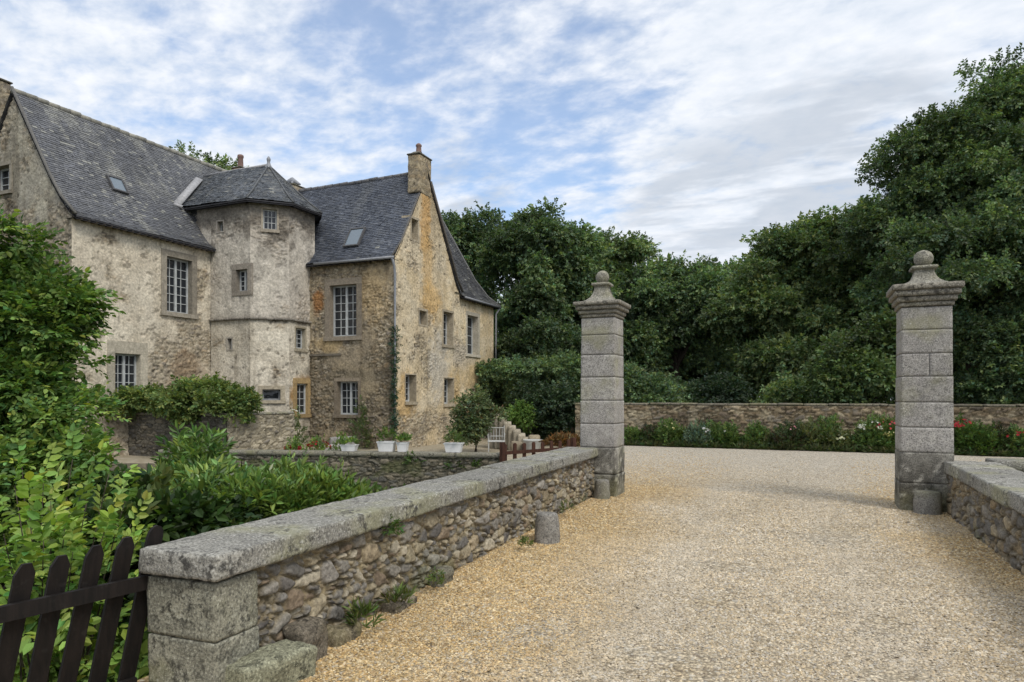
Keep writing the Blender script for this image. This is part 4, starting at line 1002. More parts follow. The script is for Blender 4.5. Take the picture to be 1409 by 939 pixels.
mb = MB(); mb.rough_box((WX - .27, WY + 2.2, 11.51), (1, 0, 0), (0, 1, 0), (0, 0, 1), (.5, .85, .16), r=.05, step=.06, amp=.015, seed=8, taper=.5, col=(.6, .57, .5)); mb.build('mortar_flaunching', M['coping'], ch, smooth=True)
mb = MB(); mb.lathe((WX - .25, WY + 2.15, 11.66), [(.13, 0), (.115, .05), (.10, .22), (.125, .25), (.125, .30), (.09, .34), (.05, .37), (.001, .38)], 14); mb.build('chimney_pot', M['terracotta'], ch, smooth=True, color=False)
chimney(HX - 4.65, HX - 3.90, HY0 - .03, HY0 + .5, 9.6, 12.50, 81, np.array([.8, .8, .78]))
c2 = chimney(-21.9, -21.05, 24.1, 24.9, 10.4, 11.1, 91, np.array([.75, .75, .75]))
mb = MB()
mb.tube([(-21.8, 24.2, 11.14), (-21.8, 24.2, 11.32)], .05, 8); mb.tube([(-21.2, 24.2, 11.14), (-21.2, 24.2, 11.28)], .05, 8); mb.tube([(-21.95, 24.5, 11.36), (-21.45, 24.5, 11.42), (-21.0, 24.5, 11.2)], [.04, .16, .04], 8)
mb.build('metal_cowl', M['zinc'], c2, smooth=True, color=False)
# clay pot rising behind the turret ridge
cp = at(331, 238, 33.0)
c3 = chimney(cp[0] - .3, cp[0] + .3, cp[1] - .3, cp[1] + .3, 10.6, cp[2] + .15, 95, np.array([.6, .5, .48]))
mb = MB(); mb.lathe((cp[0], cp[1], cp[2] + .2), [(.15, 0), (.14, .1), (.12, .5), (.15, .54), (.15, .62), (.11, .66), (.001, .67)], 12); mb.build('chimney_pot', M['terracotta'], c3, smooth=True, color=False)

# roof lights
def rooflight(px0, py0, px1, py1, O, Hdir, slope_n, label, open_=0.0, glass='skyglass'):
    n = np.asarray(slope_n, float); n /= np.linalg.norm(n)
    c = on_plane((px0 + px1) / 2, (py0 + py1) / 2, O, n)
    up = ZUP - n * n[2]; up /= np.linalg.norm(up); sd = np.cross(up, n)
    return c, sd, up, n
def make_rooflight(c, sd, up, n, w, h, label, tilt=0.0):
    c = c + n * .03
    f = MB(); b = .06
    if tilt:
        R = Matrix.Rotation(tilt, 3, Vector(sd)); hinge = c
        t_ = lambda p: np.array(R @ Vector(p - hinge)) + hinge
        up2 = np.array(R @ Vector(up)); n2 = np.array(R @ Vector(n)); c2_ = t_(c)
    else: up2, n2, c2_ = up, n, c
    fb = lambda a, d: f.frame_box(c2_, sd, up2, n2, a, d, (.10, .10, .105))
    fb((-w / 2 - b, -h / 2 - b, 0), (-w / 2, h / 2 + b, .09)); fb((w / 2, -h / 2 - b, 0), (w / 2 + b, h / 2 + b, .09)); fb((-w / 2, h / 2, 0), (w / 2, h / 2 + b, .09)); fb((-w / 2, -h / 2 - b, 0), (w / 2, -h / 2, .09))
    if tilt:
        f.frame_box(c, sd, up, n, (-w / 2 - b, -h / 2 - b, -.02), (w / 2 + b, h / 2 + b, .02), (.05, .05, .05))
    o = f.build('rooflight', M['dressed'], house); o['label'] = label
    g = MB(); g.frame_box(c2_, sd, up2, n2, (-w / 2, -h / 2, .03), (w / 2, h / 2, .06)); g.build('pane', M['skyglass'], o, color=False)
nm = np.array([3.18, 0, 2.0])          # normal of the upper main slope (rise 3.18 on run 2.0), facing +X
c, sd, up, n = rooflight(148, 246, 172, 266, (HX - .95, 0, 8.72), None, nm, '')
make_rooflight(c, sd, up, n, .50, .56, 'small rooflight set in the old slates')
nw = np.array([0, -3.3, 2.0])
c, sd, up, n = rooflight(478, 319, 500, 338, (0, WY + .4, 7.6), None, nw, '')
make_rooflight(c, sd, up, n, .62, .85, 'closed rooflight with its pane coloured like reflected sky')

# =================================================================== leaves
def leaf_shape(L, W, fold=.25, curl=.15, wide=.42):
    """a leaf folded along its midrib: 6 points, 2 quads; lies along +X, faces +Z"""
    V = np.array([[0, 0, 0], [L * wide * .75, W * .46, W * fold * .5], [L * .72, W * .36, W * fold * .4 - curl * L * .3], [L, 0, -curl * L * .7], [L * .72, -W * .36, W * fold * .4 - curl * L * .3], [L * wide * .75, -W * .46, W * fold * .5]])
    return V, np.array([[0, 3, 2, 1], [0, 5, 4, 3]])
def leaf_flat(L, W):
    return np.array([[0, 0, 0], [L * .45, W * .5, W * .12], [L, 0, -L * .12], [L * .45, -W * .5, W * .12]]), np.array([[0, 3, 2, 1]])
def rot_to(X, up_noise, rg):
    """frames with x axis along X and z axis roughly up"""
    n = len(X); X = X / (np.linalg.norm(X, axis=1)[:, None] + 1e-9)
    up = np.tile([0, 0, 1.0], (n, 1)) + rg.normal(0, up_noise, (n, 3))
    Y = np.cross(up, X); Y /= np.linalg.norm(Y, axis=1)[:, None] + 1e-9
    return np.stack([X, Y, np.cross(X, Y)], -1)
def sprig(n, L, W, length, rg, angle=55, droop=.25, flat=False, fold=.25, curl=.15, jit=.25, wide=.42):
    Vs, Qs, Ls = [], [], []
    for k in range(n):
        f = (k + 1) / n; side = 1 if k % 2 else -1
        if k == n - 1: a = 0.0
        else: a = math.radians(angle * (1.1 - .35 * f) + rg.normal(0, 12)) * side
        s = (.75 + .5 * rg.random()) * (1 - .25 * abs(f - .5))
        V, Q = leaf_flat(L * s, W * s) if flat else leaf_shape(L * s, W * s, fold, curl, wide)
        el = -droop + rg.normal(0, jit)
        d = np.array([[math.cos(a) * math.cos(el), math.sin(a) * math.cos(el), math.sin(el)]])
        R = rot_to(d, jit * .9, rg)[0]
        V = V @ R.T + np.array([length * f * (1 - (.12 if k == n - 1 else 0)), side * .01 * L, -droop * .35 * length * f * f])
        Qs.append(Q + len(V) * k); Vs.append(V); Ls.append(np.full(len(V), k))
    return np.concatenate(Vs), np.concatenate(Qs), np.concatenate(Ls)
def scatter(sprigs, P, D, S, C, rg, up_noise=.45, leafvar=.25):
    """place sprigs: P positions, D directions, S scales, C colours"""
    out_V, out_Q, out_C, base = [], [], [], 0
    which = rg.integers(0, len(sprigs), len(P)); R = rot_to(D, up_noise, rg)
    for w, (V, Q, Lf) in enumerate(sprigs):
        i = np.where(which == w)[0]
        if not len(i): continue
        Vw = np.einsum('nij,kj->nki', R[i], V) * S[i, None, None] + P[i, None]
        nl = Lf.max() + 1
        k = 1 + rg.normal(0, leafvar, (len(i), nl)); tone = rg.normal(0, leafvar * .5, (len(i), nl))
        c = C[i, None] * k[:, Lf][..., None]; c[..., 0] *= 1 + tone[:, Lf]; c[..., 2] *= 1 - tone[:, Lf]
        out_V.append(Vw.reshape(-1, 3)); out_C.append(c.reshape(-1, 3))
        out_Q.append((Q[None] + (np.arange(len(i)) * len(V))[:, None, None]).reshape(-1, 4) + base); base += len(i) * len(V)
    return np.concatenate(out_V), np.concatenate(out_Q), np.clip(np.concatenate(out_C), .004, .9)
def unit(rg, n):
    d = rg.normal(size=(n, 3)); return d / np.linalg.norm(d, axis=1)[:, None]
def crown_points(lobes, nclump, rc, nsprig, rg, flat=.7, inner=.2, zmin=None, ragged=False):
    """clumps of leaves spread through lobes (centre, radii); sprigs sit on the clumps' shells"""
    lobes = [(np.asarray(c, float), np.asarray(r, float)) for c, r in lobes]
    vol = np.array([np.prod(r) ** (2 / 3) for _, r in lobes]); vol /= vol.sum()
    li = rg.choice(len(lobes), nclump, p=vol)
    d = unit(rg, nclump); rr = rg.random(nclump) ** .30
    C = np.array([lobes[k][0] for k in li]) + d * rr[:, None] * np.array([lobes[k][1] for k in li]) * .88
    R = rc * rg.uniform(.55, 1.35, nclump)
    if ragged:
        o_ = rg.random(nclump) < .22; d[:, 2] = np.where(o_ & (d[:, 2] < 0), -d[:, 2], d[:, 2])
        C = np.where(o_[:, None], np.array([lobes[k][0] for k in li]) + d * rg.uniform(.9, 1.14, nclump)[:, None] * np.array([lobes[k][1] for k in li]), C); R = np.where(o_, R * .55, R)
    if zmin is not None: C[:, 2] = np.maximum(C[:, 2], zmin + R * .5)
    w = R ** 2; w /= w.sum(); ci = rg.choice(nclump, nsprig, p=w)
    d = unit(rg, nsprig); d[:, 2] = np.where((d[:, 2] < -.2) & (rg.random(nsprig) < .6), -d[:, 2], d[:, 2])
    f = np.where(rg.random(nsprig) < inner, rg.random(nsprig), rg.uniform(.76, 1.10, nsprig)); f = np.where(rg.random(nsprig) < .10, f * rg.uniform(1.05, 1.45, nsprig), f)
    P = C[ci] + d * (R[ci] * f)[:, None] * np.array([1, 1, flat])
    return P, d, ci, C, R
def limbs(mb, base, C, R, rg, r0, nb, fork=.45):
    """trunk that forks into limbs reaching the clumps"""
    base = np.asarray(base, float); top = C.mean(0); hgt = top[2] - base[2]
    mid = base + (top - base) * [.25, .25, fork] + rg.normal(0, .1, 3) * [1, 1, 0]
    tr = [base + [0, 0, -.15], base + [0, 0, .15], (base + mid) / 2 + rg.normal(0, .05, 3), mid]
    mb.tube(tr, [r0 * 1.5, r0 * 1.12, r0 * .95, r0 * .8], 9, grey(1))
    idx = rg.choice(len(C), min(nb, len(C)), replace=False)
    for i in idx:
        e = C[i]; s = mid + (top - mid) * rg.uniform(0, .3)
        m = s * .45 + e * .55 + np.array([0, 0, -.12 * hgt]) * rg.random()
        mb.tube([mid, s * .6 + mid * .4, m, e], [r0 * .55, r0 * .45, r0 * .26, r0 * .06], 6, grey(1))
def plant(name, label, cat, base, lobes, nclump, rc, nsprig, sprigs, pal, seed, trunk=.1, nb=10, group=None, mat='leaf', crown='crown', stem='trunk', flat=.7, inner=.2,
          scale=(.8, 1.25), dirmix=.8, down=.15, tint_amt=.35, up_noise=.45, fork=.45, zmin=None, top_light=0.0, clumpvar=.35):
    rg = np.random.default_rng(seed)
    P, d, ci, C, R = crown_points(lobes, nclump, rc, nsprig, rg, flat, inner, zmin, cat == 'tree')
    D = d * dirmix + rg.normal(0, .5, P.shape); D[:, 2] -= down
    pal = np.asarray(pal, float); ck = rg.random(nclump)
    col = pal[np.minimum((rg.random(len(P)) * .45 + ck[ci] * .55) * len(pal), len(pal) - 1).astype(int)] * (1 + clumpvar * (ck[ci] - .5) * 1.2 + tint_amt * (rg.random(len(P)) - .5))[:, None]
    S = rg.uniform(*scale, len(P))
    V, Q, Cc = scatter(sprigs, P, D, S, col, rg, up_noise)
    t_ = thing(name, label, cat, tuple(np.asarray(base, float)), group)
    mesh_np(crown, V, [Q], M[mat], t_, Cc)
    if trunk:
        mb = MB(); limbs(mb, base, C, R, rg, trunk, nb, fork); mb.build(stem, M['bark'], t_, smooth=True)
    return t_
def lobe(px, py, t, rx, ry, depth=None):
    """a lobe measured in the photograph's pixels at distance t (metres along the view)"""
    k = t / F_PX; c = at(px, py, t); r = (rx * k + (depth if depth else rx * k)) / 2
    return c, np.array([r, r, ry * k])

rgT = np.random.default_rng(99)
FAR = [sprig(11, .165, .105, .58, rgT, 62, .28, flat=True, jit=.40) for _ in range(6)]
FARS = [sprig(11, .125, .08, .48, rgT, 62, .18, flat=True, jit=.40) for _ in range(6)]
DK = [(0.084, 0.140, 0.067), (0.109, 0.168, 0.076), (0.140, 0.206, 0.090), (0.072, 0.116, 0.062), (0.168, 0.234, 0.104), (0.115, 0.184, 0.084)]
MID = [(0.107, 0.166, 0.068), (0.133, 0.197, 0.076), (0.164, 0.223, 0.099), (0.086, 0.136, 0.058), (0.188, 0.245, 0.112)]
OLV = [(0.111, 0.163, 0.063), (0.138, 0.192, 0.076), (0.085, 0.134, 0.055), (0.166, 0.215, 0.091), (0.097, 0.157, 0.063)]

def tree(label, px, t, lobes, nclump, rc, nsprig, pal, seed, trunk=.28, sp=None, name='broadleaf_tree', **k):
    b = at(px, 545, t); b[2] = 0.0
    return plant(name, label, 'tree', b, [lobe(*l) for l in lobes], int(nclump * 1.35), rc * .86, int(nsprig * 2.9), sp or FAR, pal, seed, trunk, 14, 'trees behind the garden wall', 'far_leaf', zmin=.6, clumpvar=.75, flat=.55, scale=(.7, 1.3), **k)
tree('dark tree rising just behind the right end of the manor roof', 645, 41, [(640, 400, 41, 75, 100), (625, 345, 41, 42, 52), (668, 350, 40, 38, 48), (650, 500, 40, 80, 70)], 60, 1.15, 5200, DK, 1)
tree('tall dark round-topped tree between the manor and the left gate pillar', 752, 38, [(752, 436, 38, 82, 120), (745, 351, 38, 58, 52), (790, 366, 38, 36, 42), (725, 486, 36, 66, 90), (780, 516, 36, 70, 60)], 85, 1.05, 8200, DK, 2)
tree('lighter loose-topped tree showing just right of the left pillar ball', 850, 44, [(850, 395, 44, 52, 62), (868, 362, 44, 32, 28), (826, 368, 44, 28, 28), (850, 470, 43, 60, 80)], 50, 1.1, 4400, MID, 3)
tree('broad tree with sky gaps in the dip of the tree line', 925, 40, [(905, 418, 40, 56, 48), (962, 420, 40, 50, 46), (900, 488, 40, 58, 58), (985, 458, 39, 40, 60), (935, 398, 40, 50, 34)], 62, 1.0, 5200, DK, 4, inner=.1)
tree('spreading olive-green tree left of the right gate pillar', 1110, 33, [(1110, 418, 33, 100, 95), (1165, 348, 33, 62, 50), (1085, 378, 33, 62, 48), (1040, 438, 32, 50, 68), (1130, 498, 31, 110, 70), (1205, 418, 32, 55, 100)], 105, .95, 10500, OLV, 5)
tree('tallest tree, filling the upper right corner behind the right gate pillar', 1345, 27, [(1350, 300, 27, 105, 130), (1390, 180, 27, 78, 88), (1275, 250, 27, 68, 78), (1300, 400, 26, 100, 110), (1420, 330, 25, 90, 160), (1235, 330, 27, 50, 76), (1325, 205, 27, 50, 46)], 125, .85, 13500, DK, 6, sp=FARS, trunk=.34)
tree('dense dark tree at the right edge behind the red flowers', 1405, 24.6, [(1400, 500, 24.6, 55, 70), (1375, 540, 24.4, 34, 55), (1420, 570, 24.2, 55, 45)], 34, .55, 4200, DK, 7, sp=FARS, trunk=.16)
tree('dark tree far behind the yard, seen below the sky gap', 1010, 47, [(1010, 440, 47, 70, 70), (1000, 500, 47, 80, 60)], 44, 1.2, 3600, DK, 8)
tree('dark tree filling the shade behind the left gate pillar', 830, 48, [(825, 470, 48, 70, 80), (900, 500, 48, 80, 50)], 46, 1.2, 3800, DK, 9)
tree('shaded tree behind the spreading olive-green one', 1200, 42, [(1190, 420, 42, 90, 90), (1240, 470, 42, 100, 80)], 56, 1.2, 4600, DK, 10)
tree('crown showing above the old main roof beside the turret', 285, 47, [(285, 250, 47, 42, 34), (270, 300, 47, 60, 60)], 26, 1.1, 1700, MID, 11)
tree('low tree with grey-green foliage leaning over the wall left of the pillar', 735, 33, [(735, 520, 33, 55, 38), (775, 525, 31, 40, 34), (700, 535, 33, 40, 34)], 34, .6, 3000, DK, 12, sp=FARS, trunk=.12)
tree('light green bushy tree growing over the wall left of the right pillar', 1195, 22.7, [(1195, 505, 22.7, 46, 46), (1220, 475, 22.7, 30, 36), (1165, 525, 22.7, 28, 28)], 40, .38, 3000, [(.10, .155, .058), (.125, .185, .07), (.082, .13, .048), (.15, .21, .085)], 13, sp=FARS, trunk=.1)
tree('low dark tree closing the view beneath the crowns behind the middle of the wall', 960, 52, [(960, 500, 52, 120, 50), (880, 510, 52, 70, 40), (1050, 500, 52, 90, 50)], 60, 1.2, 3600, DK, 14)
tree('low dark tree closing the view beneath the crowns behind the right gate pillar', 1230, 46, [(1180, 500, 46, 110, 50), (1290, 500, 44, 110, 55), (1380, 500, 40, 90, 60)], 66, 1.1, 4200, DK, 15)
tree('low dark tree closing the view beside the manor', 720, 50, [(700, 500, 50, 90, 60), (800, 500, 50, 90, 60), (650, 440, 50, 60, 70)], 56, 1.2, 3400, DK, 16)
rg = np.random.default_rng(17); n = 9000; P = np.stack([rg.uniform(-40, 60, n), rg.uniform(58, 64, n), rg.random(n) ** .8 * 6.0], 1)
V, Q, Cc = scatter(FAR, P, unit(rg, n) + [0, -.5, .2], rg.uniform(1.6, 2.8, n), np.array(DK)[rg.integers(0, 6, n)] * rg.uniform(.7, 1.1, n)[:, None], rg)
V[:, 2] = np.maximum(V[:, 2], .02)
o = mesh_np('far_undergrowth', V, [Q], M['far_leaf'], None, Cc); o['kind'] = 'stuff'; tag(o, 'dark undergrowth deep in the wood behind the garden wall')
def wall_shrub(label, px, top, wpx, t, pal, seed, n=1500):
    k = t / F_PX; b = at(px, 545, t); b[2] = 0.0; ztop = at(px, top, t)[2]
    plant('wall_shrub', label, 'shrub', b, [((b[0], b[1], ztop * .55), (wpx * k / 2, wpx * k / 2 * .8, ztop *   .48))], 30, .40, int(n * 1.9), FARS, pal, seed, .05, 6, 'shrubs behind the garden wall', 'far_leaf', 'foliage', 'stem', zmin=.2)
wall_shrub('shaded shrub topping the wall right of the left gate pillar', 905, 528, 85, 27, DK, 21, 1600)
wall_shrub('wide dark blue-green shrub above the middle of the garden wall', 975, 524, 95, 27.5, [(.03, .055, .03), (.038, .066, .034), (.05, .08, .04)], 22, 1900)
wall_shrub('small bright green shrub peeping over the garden wall', 1075, 532, 52, 25.5, MID, 23, 1100)
wall_shrub('dark shrub half in shade above the wall beside the light green bushy tree', 1125, 520, 80, 28, DK, 24, 1500)
wall_shrub('dark shrub seen over the wall right of the right pillar', 1335, 515, 80, 26, DK, 25, 1700)
wall_shrub('dark shrub hidden behind the left gate pillar above the wall', 845, 515, 80, 28, DK, 26, 1500)

# =================================================================== near shrubs in the moat
HORN = [sprig(9, .085, .052, .30, rgT, 58, .10, jit=.22, curl=.1) for _ in range(6)]
LAUR = [sprig(8, .13, .045, .24, rgT, 48, -.15, jit=.25, curl=.2, wide=.55) for _ in range(6)]
BIGL = [sprig(9, .125, .078, .38, rgT, 58, .22, jit=.16, curl=.22) for _ in range(6)]
HERB = [sprig(6, .12, .075, .22, rgT, 60, .25, jit=.3, curl=.2) for _ in range(5)]
HG = [(0.129, 0.220, 0.049), (0.162, 0.261, 0.058), (0.101, 0.179, 0.046), (0.212, 0.301, 0.074), (0.083, 0.146, 0.041)]
YG = [(0.198, 0.310, 0.059), (0.251, 0.363, 0.073), (0.158, 0.264, 0.053), (0.290, 0.383, 0.099)]
LG = [(0.133, 0.231, 0.055), (0.179, 0.280, 0.066), (0.103, 0.184, 0.049), (0.240, 0.339, 0.088), (0.076, 0.132, 0.042)]
b = at(0, 545, 8.4); b[2] = -1.9
plant('hornbeam_bush', 'tall fresh green bush covering the left edge of the picture in front of the manor', 'bush', b,
      [lobe(-24, 416, 8.4, 66, 90), lobe(21, 351, 8.4, 34, 30), lobe(60, 361, 8.4, 24, 24), lobe(76, 424, 8.4, 30, 22), lobe(46, 456, 8.3, 52, 44), lobe(68, 516, 8.2, 44, 30), lobe(88, 576, 8.0, 42, 40), lobe(-24, 576, 8.2, 95, 130), lobe(101, 656, 7.8, 46, 44), lobe(26, 706, 7.8, 100, 90), lobe(4, 328, 8.4, 14, 18)],
      150, .19, 9400, HORN, HG, 31, .06, 40, None, 'leaf', 'foliage', 'stem', inner=.22, scale=(.7, 1.15), down=.10, fork=.3, up_noise=.35, clumpvar=.7)
# feathered shoots that break its outline
def shoots(name, label, cat, base, tips, sprigs, pal, seed, per=12, r=.012, mat='leaf', bend=.12, scale=(.7, 1.1)):
    rg = np.random.default_rng(seed); base = np.asarray(base, float)
    P, D, S, C = [], [], [], []; mb = MB(); pal = np.asarray(pal)
    for tip in tips:
        tip = np.asarray(tip, float); b0 = base + rg.normal(0, .12, 3) * [1, 1, .1]
        s = np.linspace(0, 1, 14)[:, None]; Lh = np.linalg.norm(tip - b0)
        pts = b0 * (1 - s) + tip * s; pts[:, 2] += bend * Lh * np.sin(s[:, 0] * PI) ; pts += rg.normal(0, .008 * Lh, 3) * np.sin(s * PI)
        mb.tube(pts, np.linspace(r, r * .25, 14), 5, grey(1.2))
        for f in np.linspace(.28, 1.0, per):
            q = np.array([np.interp(f, s[:, 0], pts[:, a]) for a in range(3)])
            tg = np.array([np.interp(min(1, f + .05), s[:, 0], pts[:, a]) - np.interp(f - .05, s[:, 0], pts[:, a]) for a in range(3)]); tg /= np.linalg.norm(tg) + 1e-9
            d = unit(rg, 1)[0] * .9 + tg * (.6 if f < .98 else 2.5); d[2] += .1
            P.append(q); D.append(d); S.append(rg.uniform(*scale) * (1.1 - .35 * f)); C.append(pal[rg.integers(len(pal))] * rg.uniform(.8, 1.2))
    V, Q, Cc = scatter(sprigs, np.array(P), np.array(D), np.array(S), np.array(C), rg, .35)
    t_ = thing(name, label, cat, tuple(base)); mesh_np('foliage', V, [Q], M[mat], t_, Cc); mb.build('stem', M['bark'], t_, smooth=True)
    return t_
b = at(70, 545, 5.6); b[2] = -1.9
tips = [at(x, y, t) for x, y, t in ((100, 632, 5.7), (60, 660, 5.6), (20, 668, 5.5), (150, 652, 5.8), (172, 690, 5.8), (180, 722, 5.6), (120, 690, 5.3), (40, 700, 5.0), (90, 720, 5.0), (5, 735, 4.9), (140, 742, 5.2), (190, 745, 5.5), (60, 745, 4.8), (100, 760, 4.9), (20, 790, 4.7), (150, 710, 5.5), (-40, 700, 5.2), (-30, 760, 4.8), (70, 690, 5.4), (30, 640, 5.8), (125, 660, 5.9), (160, 760, 5.3))]
shoots('sapling', 'yellow-green sapling with large soft leaves behind the near picket fence', 'sapling', b, tips, BIGL, YG, 41, 13, .012, bend=.10)
b = at(255, 545, 8.6); b[2] = -1.9
plant('laurel_bush', 'upright glossy green bush with pointed shoots below the raised bed wall', 'bush', b,
      [lobe(270, 696, 8.8, 56, 34), lobe(300, 721, 8.4, 86, 44), lobe(225, 721, 8.4, 56, 38), lobe(268, 656, 9.0, 18, 24), lobe(325, 680, 9.0, 26, 26), lobe(245, 761, 8.0, 86, 56)],
      80, .22, 4600, LAUR, LG, 32, .045, 24, None, 'leaf_gloss', 'foliage', 'stem', scale=(.8, 1.3), down=-.35, inner=.25, fork=.3)
b = at(400, 545, 8.4); b[2] = -1.9
plant('laurel_bush', 'low rounded glossy green bush leaning on the left parapet coping', 'bush', b,
      [lobe(400, 712, 8.6, 70, 36), lobe(450, 704, 8.8, 38, 22), lobe(350, 715, 8.2, 56, 42), lobe(415, 688, 8.8, 44, 18)],
      60, .20, 4200, LAUR, [(.14, .225, .05), (.18, .27, .06), (.105, .175, .04), (.22, .31, .08)], 33, .045, 20, None, 'leaf_gloss', 'foliage', 'stem', scale=(.75, 1.2), down=-.5, inner=.25, fork=.3)
b = at(412, 545, 9.4); b[2] = -1.9
shoots('laurel_shoot', 'thin pale shoots standing above the low glossy bush against the terrace wall', 'plant', b, [at(x, y, 9.4) for x, y in ((418, 634), (405, 642), (470, 652), (440, 648), (385, 655))], LAUR, [(.16, .24, .06), (.20, .27, .08), (.12, .2, .05)], 42, 8, .008, 'leaf_gloss', .04)
b = at(150, 545, 7.6); b[2] = -1.9
plant('bramble_bush', 'dark tangled bramble in the moat between the sapling and the parapet', 'bush', b,
      [lobe(185, 715, 7.6, 56, 50), lobe(225, 745, 7.0, 56, 44), lobe(150, 765, 6.6, 80, 66), lobe(290, 742, 7.4, 66, 30)], 60, .2, 3400, HERB, [(.035, .075, .018), (.05, .10, .02), (.028, .055, .016), (.075, .10, .028), (.06, .115, .025)], 34, .03, 14, None, 'leaf', 'foliage', 'stem', inner=.3, fork=.3)
# weeds seen between the fence pickets
rg = np.random.default_rng(51)
n = 5200; P = np.stack([rg.uniform(-7.5, -3.55, n), rg.uniform(.4, 6.5, n), np.zeros(n)], 1)
P[:, 2] = -1.9 + rg.random(n) ** .7 * (.65 + .75 * fbm(P[:, 0] * 1.2, P[:, 1] * 1.2, None, 3, 5))
c = np.array(YG + HG)[rg.integers(0, 9, n)] * rg.uniform(.55, 1.0, n)[:, None]
V, Q, Cc = scatter(HERB, P, unit(rg, n) + [0, 0, .4], rg.uniform(.8, 1.5, n), c, rg, .4)
o = mesh_np('moat_weeds', V, [Q], M['leaf'], None, Cc); o['kind'] = 'stuff'; tag(o, 'leafy weeds covering the moat floor behind the near fence')
n = 9000; P = np.stack([rg.uniform(-20, -3.6, n), rg.uniform(5.5, 17, n), np.zeros(n)], 1)
side = (P[:, 0] - T1[0]) * -Nd[0] + (P[:, 1] - T1[1]) * -Nd[1]
P = P[(side < -.1) & ~((P[:, 0] < -16.9) & (P[:, 1] > 16.2))]; n = len(P); P[:, 2] = -1.9 + rg.random(n) * (.35 + .5 * fbm(P[:, 0] * .8, P[:, 1] * .8, None, 3, 6))
c = np.array(HG)[rg.integers(0, 5, n)] * rg.uniform(.45, .9, n)[:, None]
V, Q, Cc = scatter(HERB, P, unit(rg, n) + [0, 0, .4], rg.uniform(1.2, 2.2, n), c, rg, .4)
o = mesh_np('moat_ground_cover', V, [Q], M['leaf'], None, Cc); o['kind'] = 'stuff'; tag(o, 'green ground cover on the moat floor below the terrace wall')

# hedge shrubs on the raised bed
HEDGE = [sprig(9, .15, .085, .36, rgT, 58, .1, jit=.3) for _ in range(5)]
HC = [(0.142, 0.199, 0.058), (0.180, 0.239, 0.075), (0.110, 0.161, 0.049), (0.225, 0.277, 0.096)]
def bed_shrub(label, lobes, n, pal, seed):
    cs = [lobe(*l) for l in lobes]; b = cs[0][0].copy(); b[2] = 1.0
    plant('hedge_shrub', label, 'shrub', b, cs, 30, .3, n, HEDGE, pal, seed, .04, 10, 'shrubs on the raised bed', 'leaf', 'foliage', 'stem', zmin=.95, fork=.3, scale=(.6, 1.0))
bed_shrub('light green loose shrub on the raised bed in front of the low house window', [(190, 556, 23.5, 42, 17), (160, 557, 23.5, 26, 17), (225, 559, 23.2, 22, 12)], 1500, HC, 61)
bed_shrub('wide rounded shrub on the raised bed against the turret base', [(285, 552, 22.6, 52, 20), (255, 556, 22.4, 34, 18), (322, 560, 22.2, 20, 12), (285, 538, 22.8, 28, 11)], 2600, HC, 62)

# =================================================================== terrace plants and pots
def tuft_plant(name, label, cat, base, h, w, n, sprigs, pal, seed, flowers=None, group=None, fn=30, fsize=.05, parent=None, scale=(.6, 1.0), upright=.6, fz=(.6, 1.05), mat='leaf'):
    """bushy little plant; flowers: colour list -> a separate mesh of blossoms"""
    rg = np.random.default_rng(seed); base = np.asarray(base, float)
    d = unit(rg, n); d[:, 2] = np.abs(d[:, 2]); f = rg.uniform(.25, 1, n) ** .6
    P = base + np.stack([d[:, 0] * w / 2 * f, d[:, 1] * w / 2 * f, .06 + d[:, 2] * h * f], 1) * (1 + .25 * (fbm(d[:, 0] * 2 + seed, d[:, 1] * 2, d[:, 2] * 2, 3, seed) - .5)[:, None] * 2)
    pal_ = np.asarray(pal); c = pal_[rg.integers(0, len(pal_), n)] * rg.uniform(.75, 1.25, n)[:, None]
    D = d + rg.normal(0, .3, d.shape); D[:, 2] += upright
    V, Q, Cc = scatter(sprigs, P, D, rg.uniform(*scale, n), c, rg, .4)
    V[:, 2] = np.maximum(V[:, 2], base[2] + .004)
    if parent is None: t_ = thing(name, label, cat, tuple(base), group)
    else: t_ = parent
    mesh_np('foliage', V, [Q], M[mat], t_, Cc)
    if flowers is not None:
        cl = unit(rg, max(3, fn // 6)); cl[:, 2] = np.abs(cl[:, 2])
        k = rg.integers(0, len(cl), fn); dd = cl[k] + rg.normal(0, .22, (fn, 3)); dd /= np.linalg.norm(dd, axis=1)[:, None]; dd[:, 2] = np.abs(dd[:, 2])
        Pf = base + np.stack([dd[:, 0] * w * .5, dd[:, 1] * w * .5, h * (fz[0] + (fz[1] - fz[0]) * dd[:, 2])], 1)
        fl = np.asarray(flowers); cf = fl[rg.integers(0, len(fl), fn)] * rg.uniform(.8, 1.15, fn)[:, None]
        V, Q, Cc = scatter(BLOOM, Pf, dd + rg.normal(0, .3, dd.shape), rg.uniform(.7, 1.3, fn) * fsize / .05, cf, rg, .8, .06)
        mesh_np('blossoms', V, [Q], M['petal'], t_, Cc)
    return t_
def bloom(n, r, rg):
    Vs, Qs, Ls = [], [], []
    for k in range(n):
        a = 2 * PI * k / n; V, Q = leaf_shape(r, r * .85, .15, .25, .6)
        R = rot_to(np.array([[math.cos(a), math.sin(a), .35]]), .1, rg)[0]
        Vs.append(V @ R.T); Qs.append(Q + 6 * k); Ls.append(np.full(6, k))
    V = np.concatenate(Vs); V = V[:, [2, 0, 1]]
    return V, np.concatenate(Qs), np.concatenate(Ls)
BLOOM = [bloom(5, .05, rgT) for _ in range(2)]
SM = [sprig(7, .10, .05, .22, rgT, 55, 0, jit=.3) for _ in range(5)]
GRS = [sprig(6, .30, .022, .05, rgT, 30, -.5, jit=.35, curl=.5, wide=.5) for _ in range(5)]

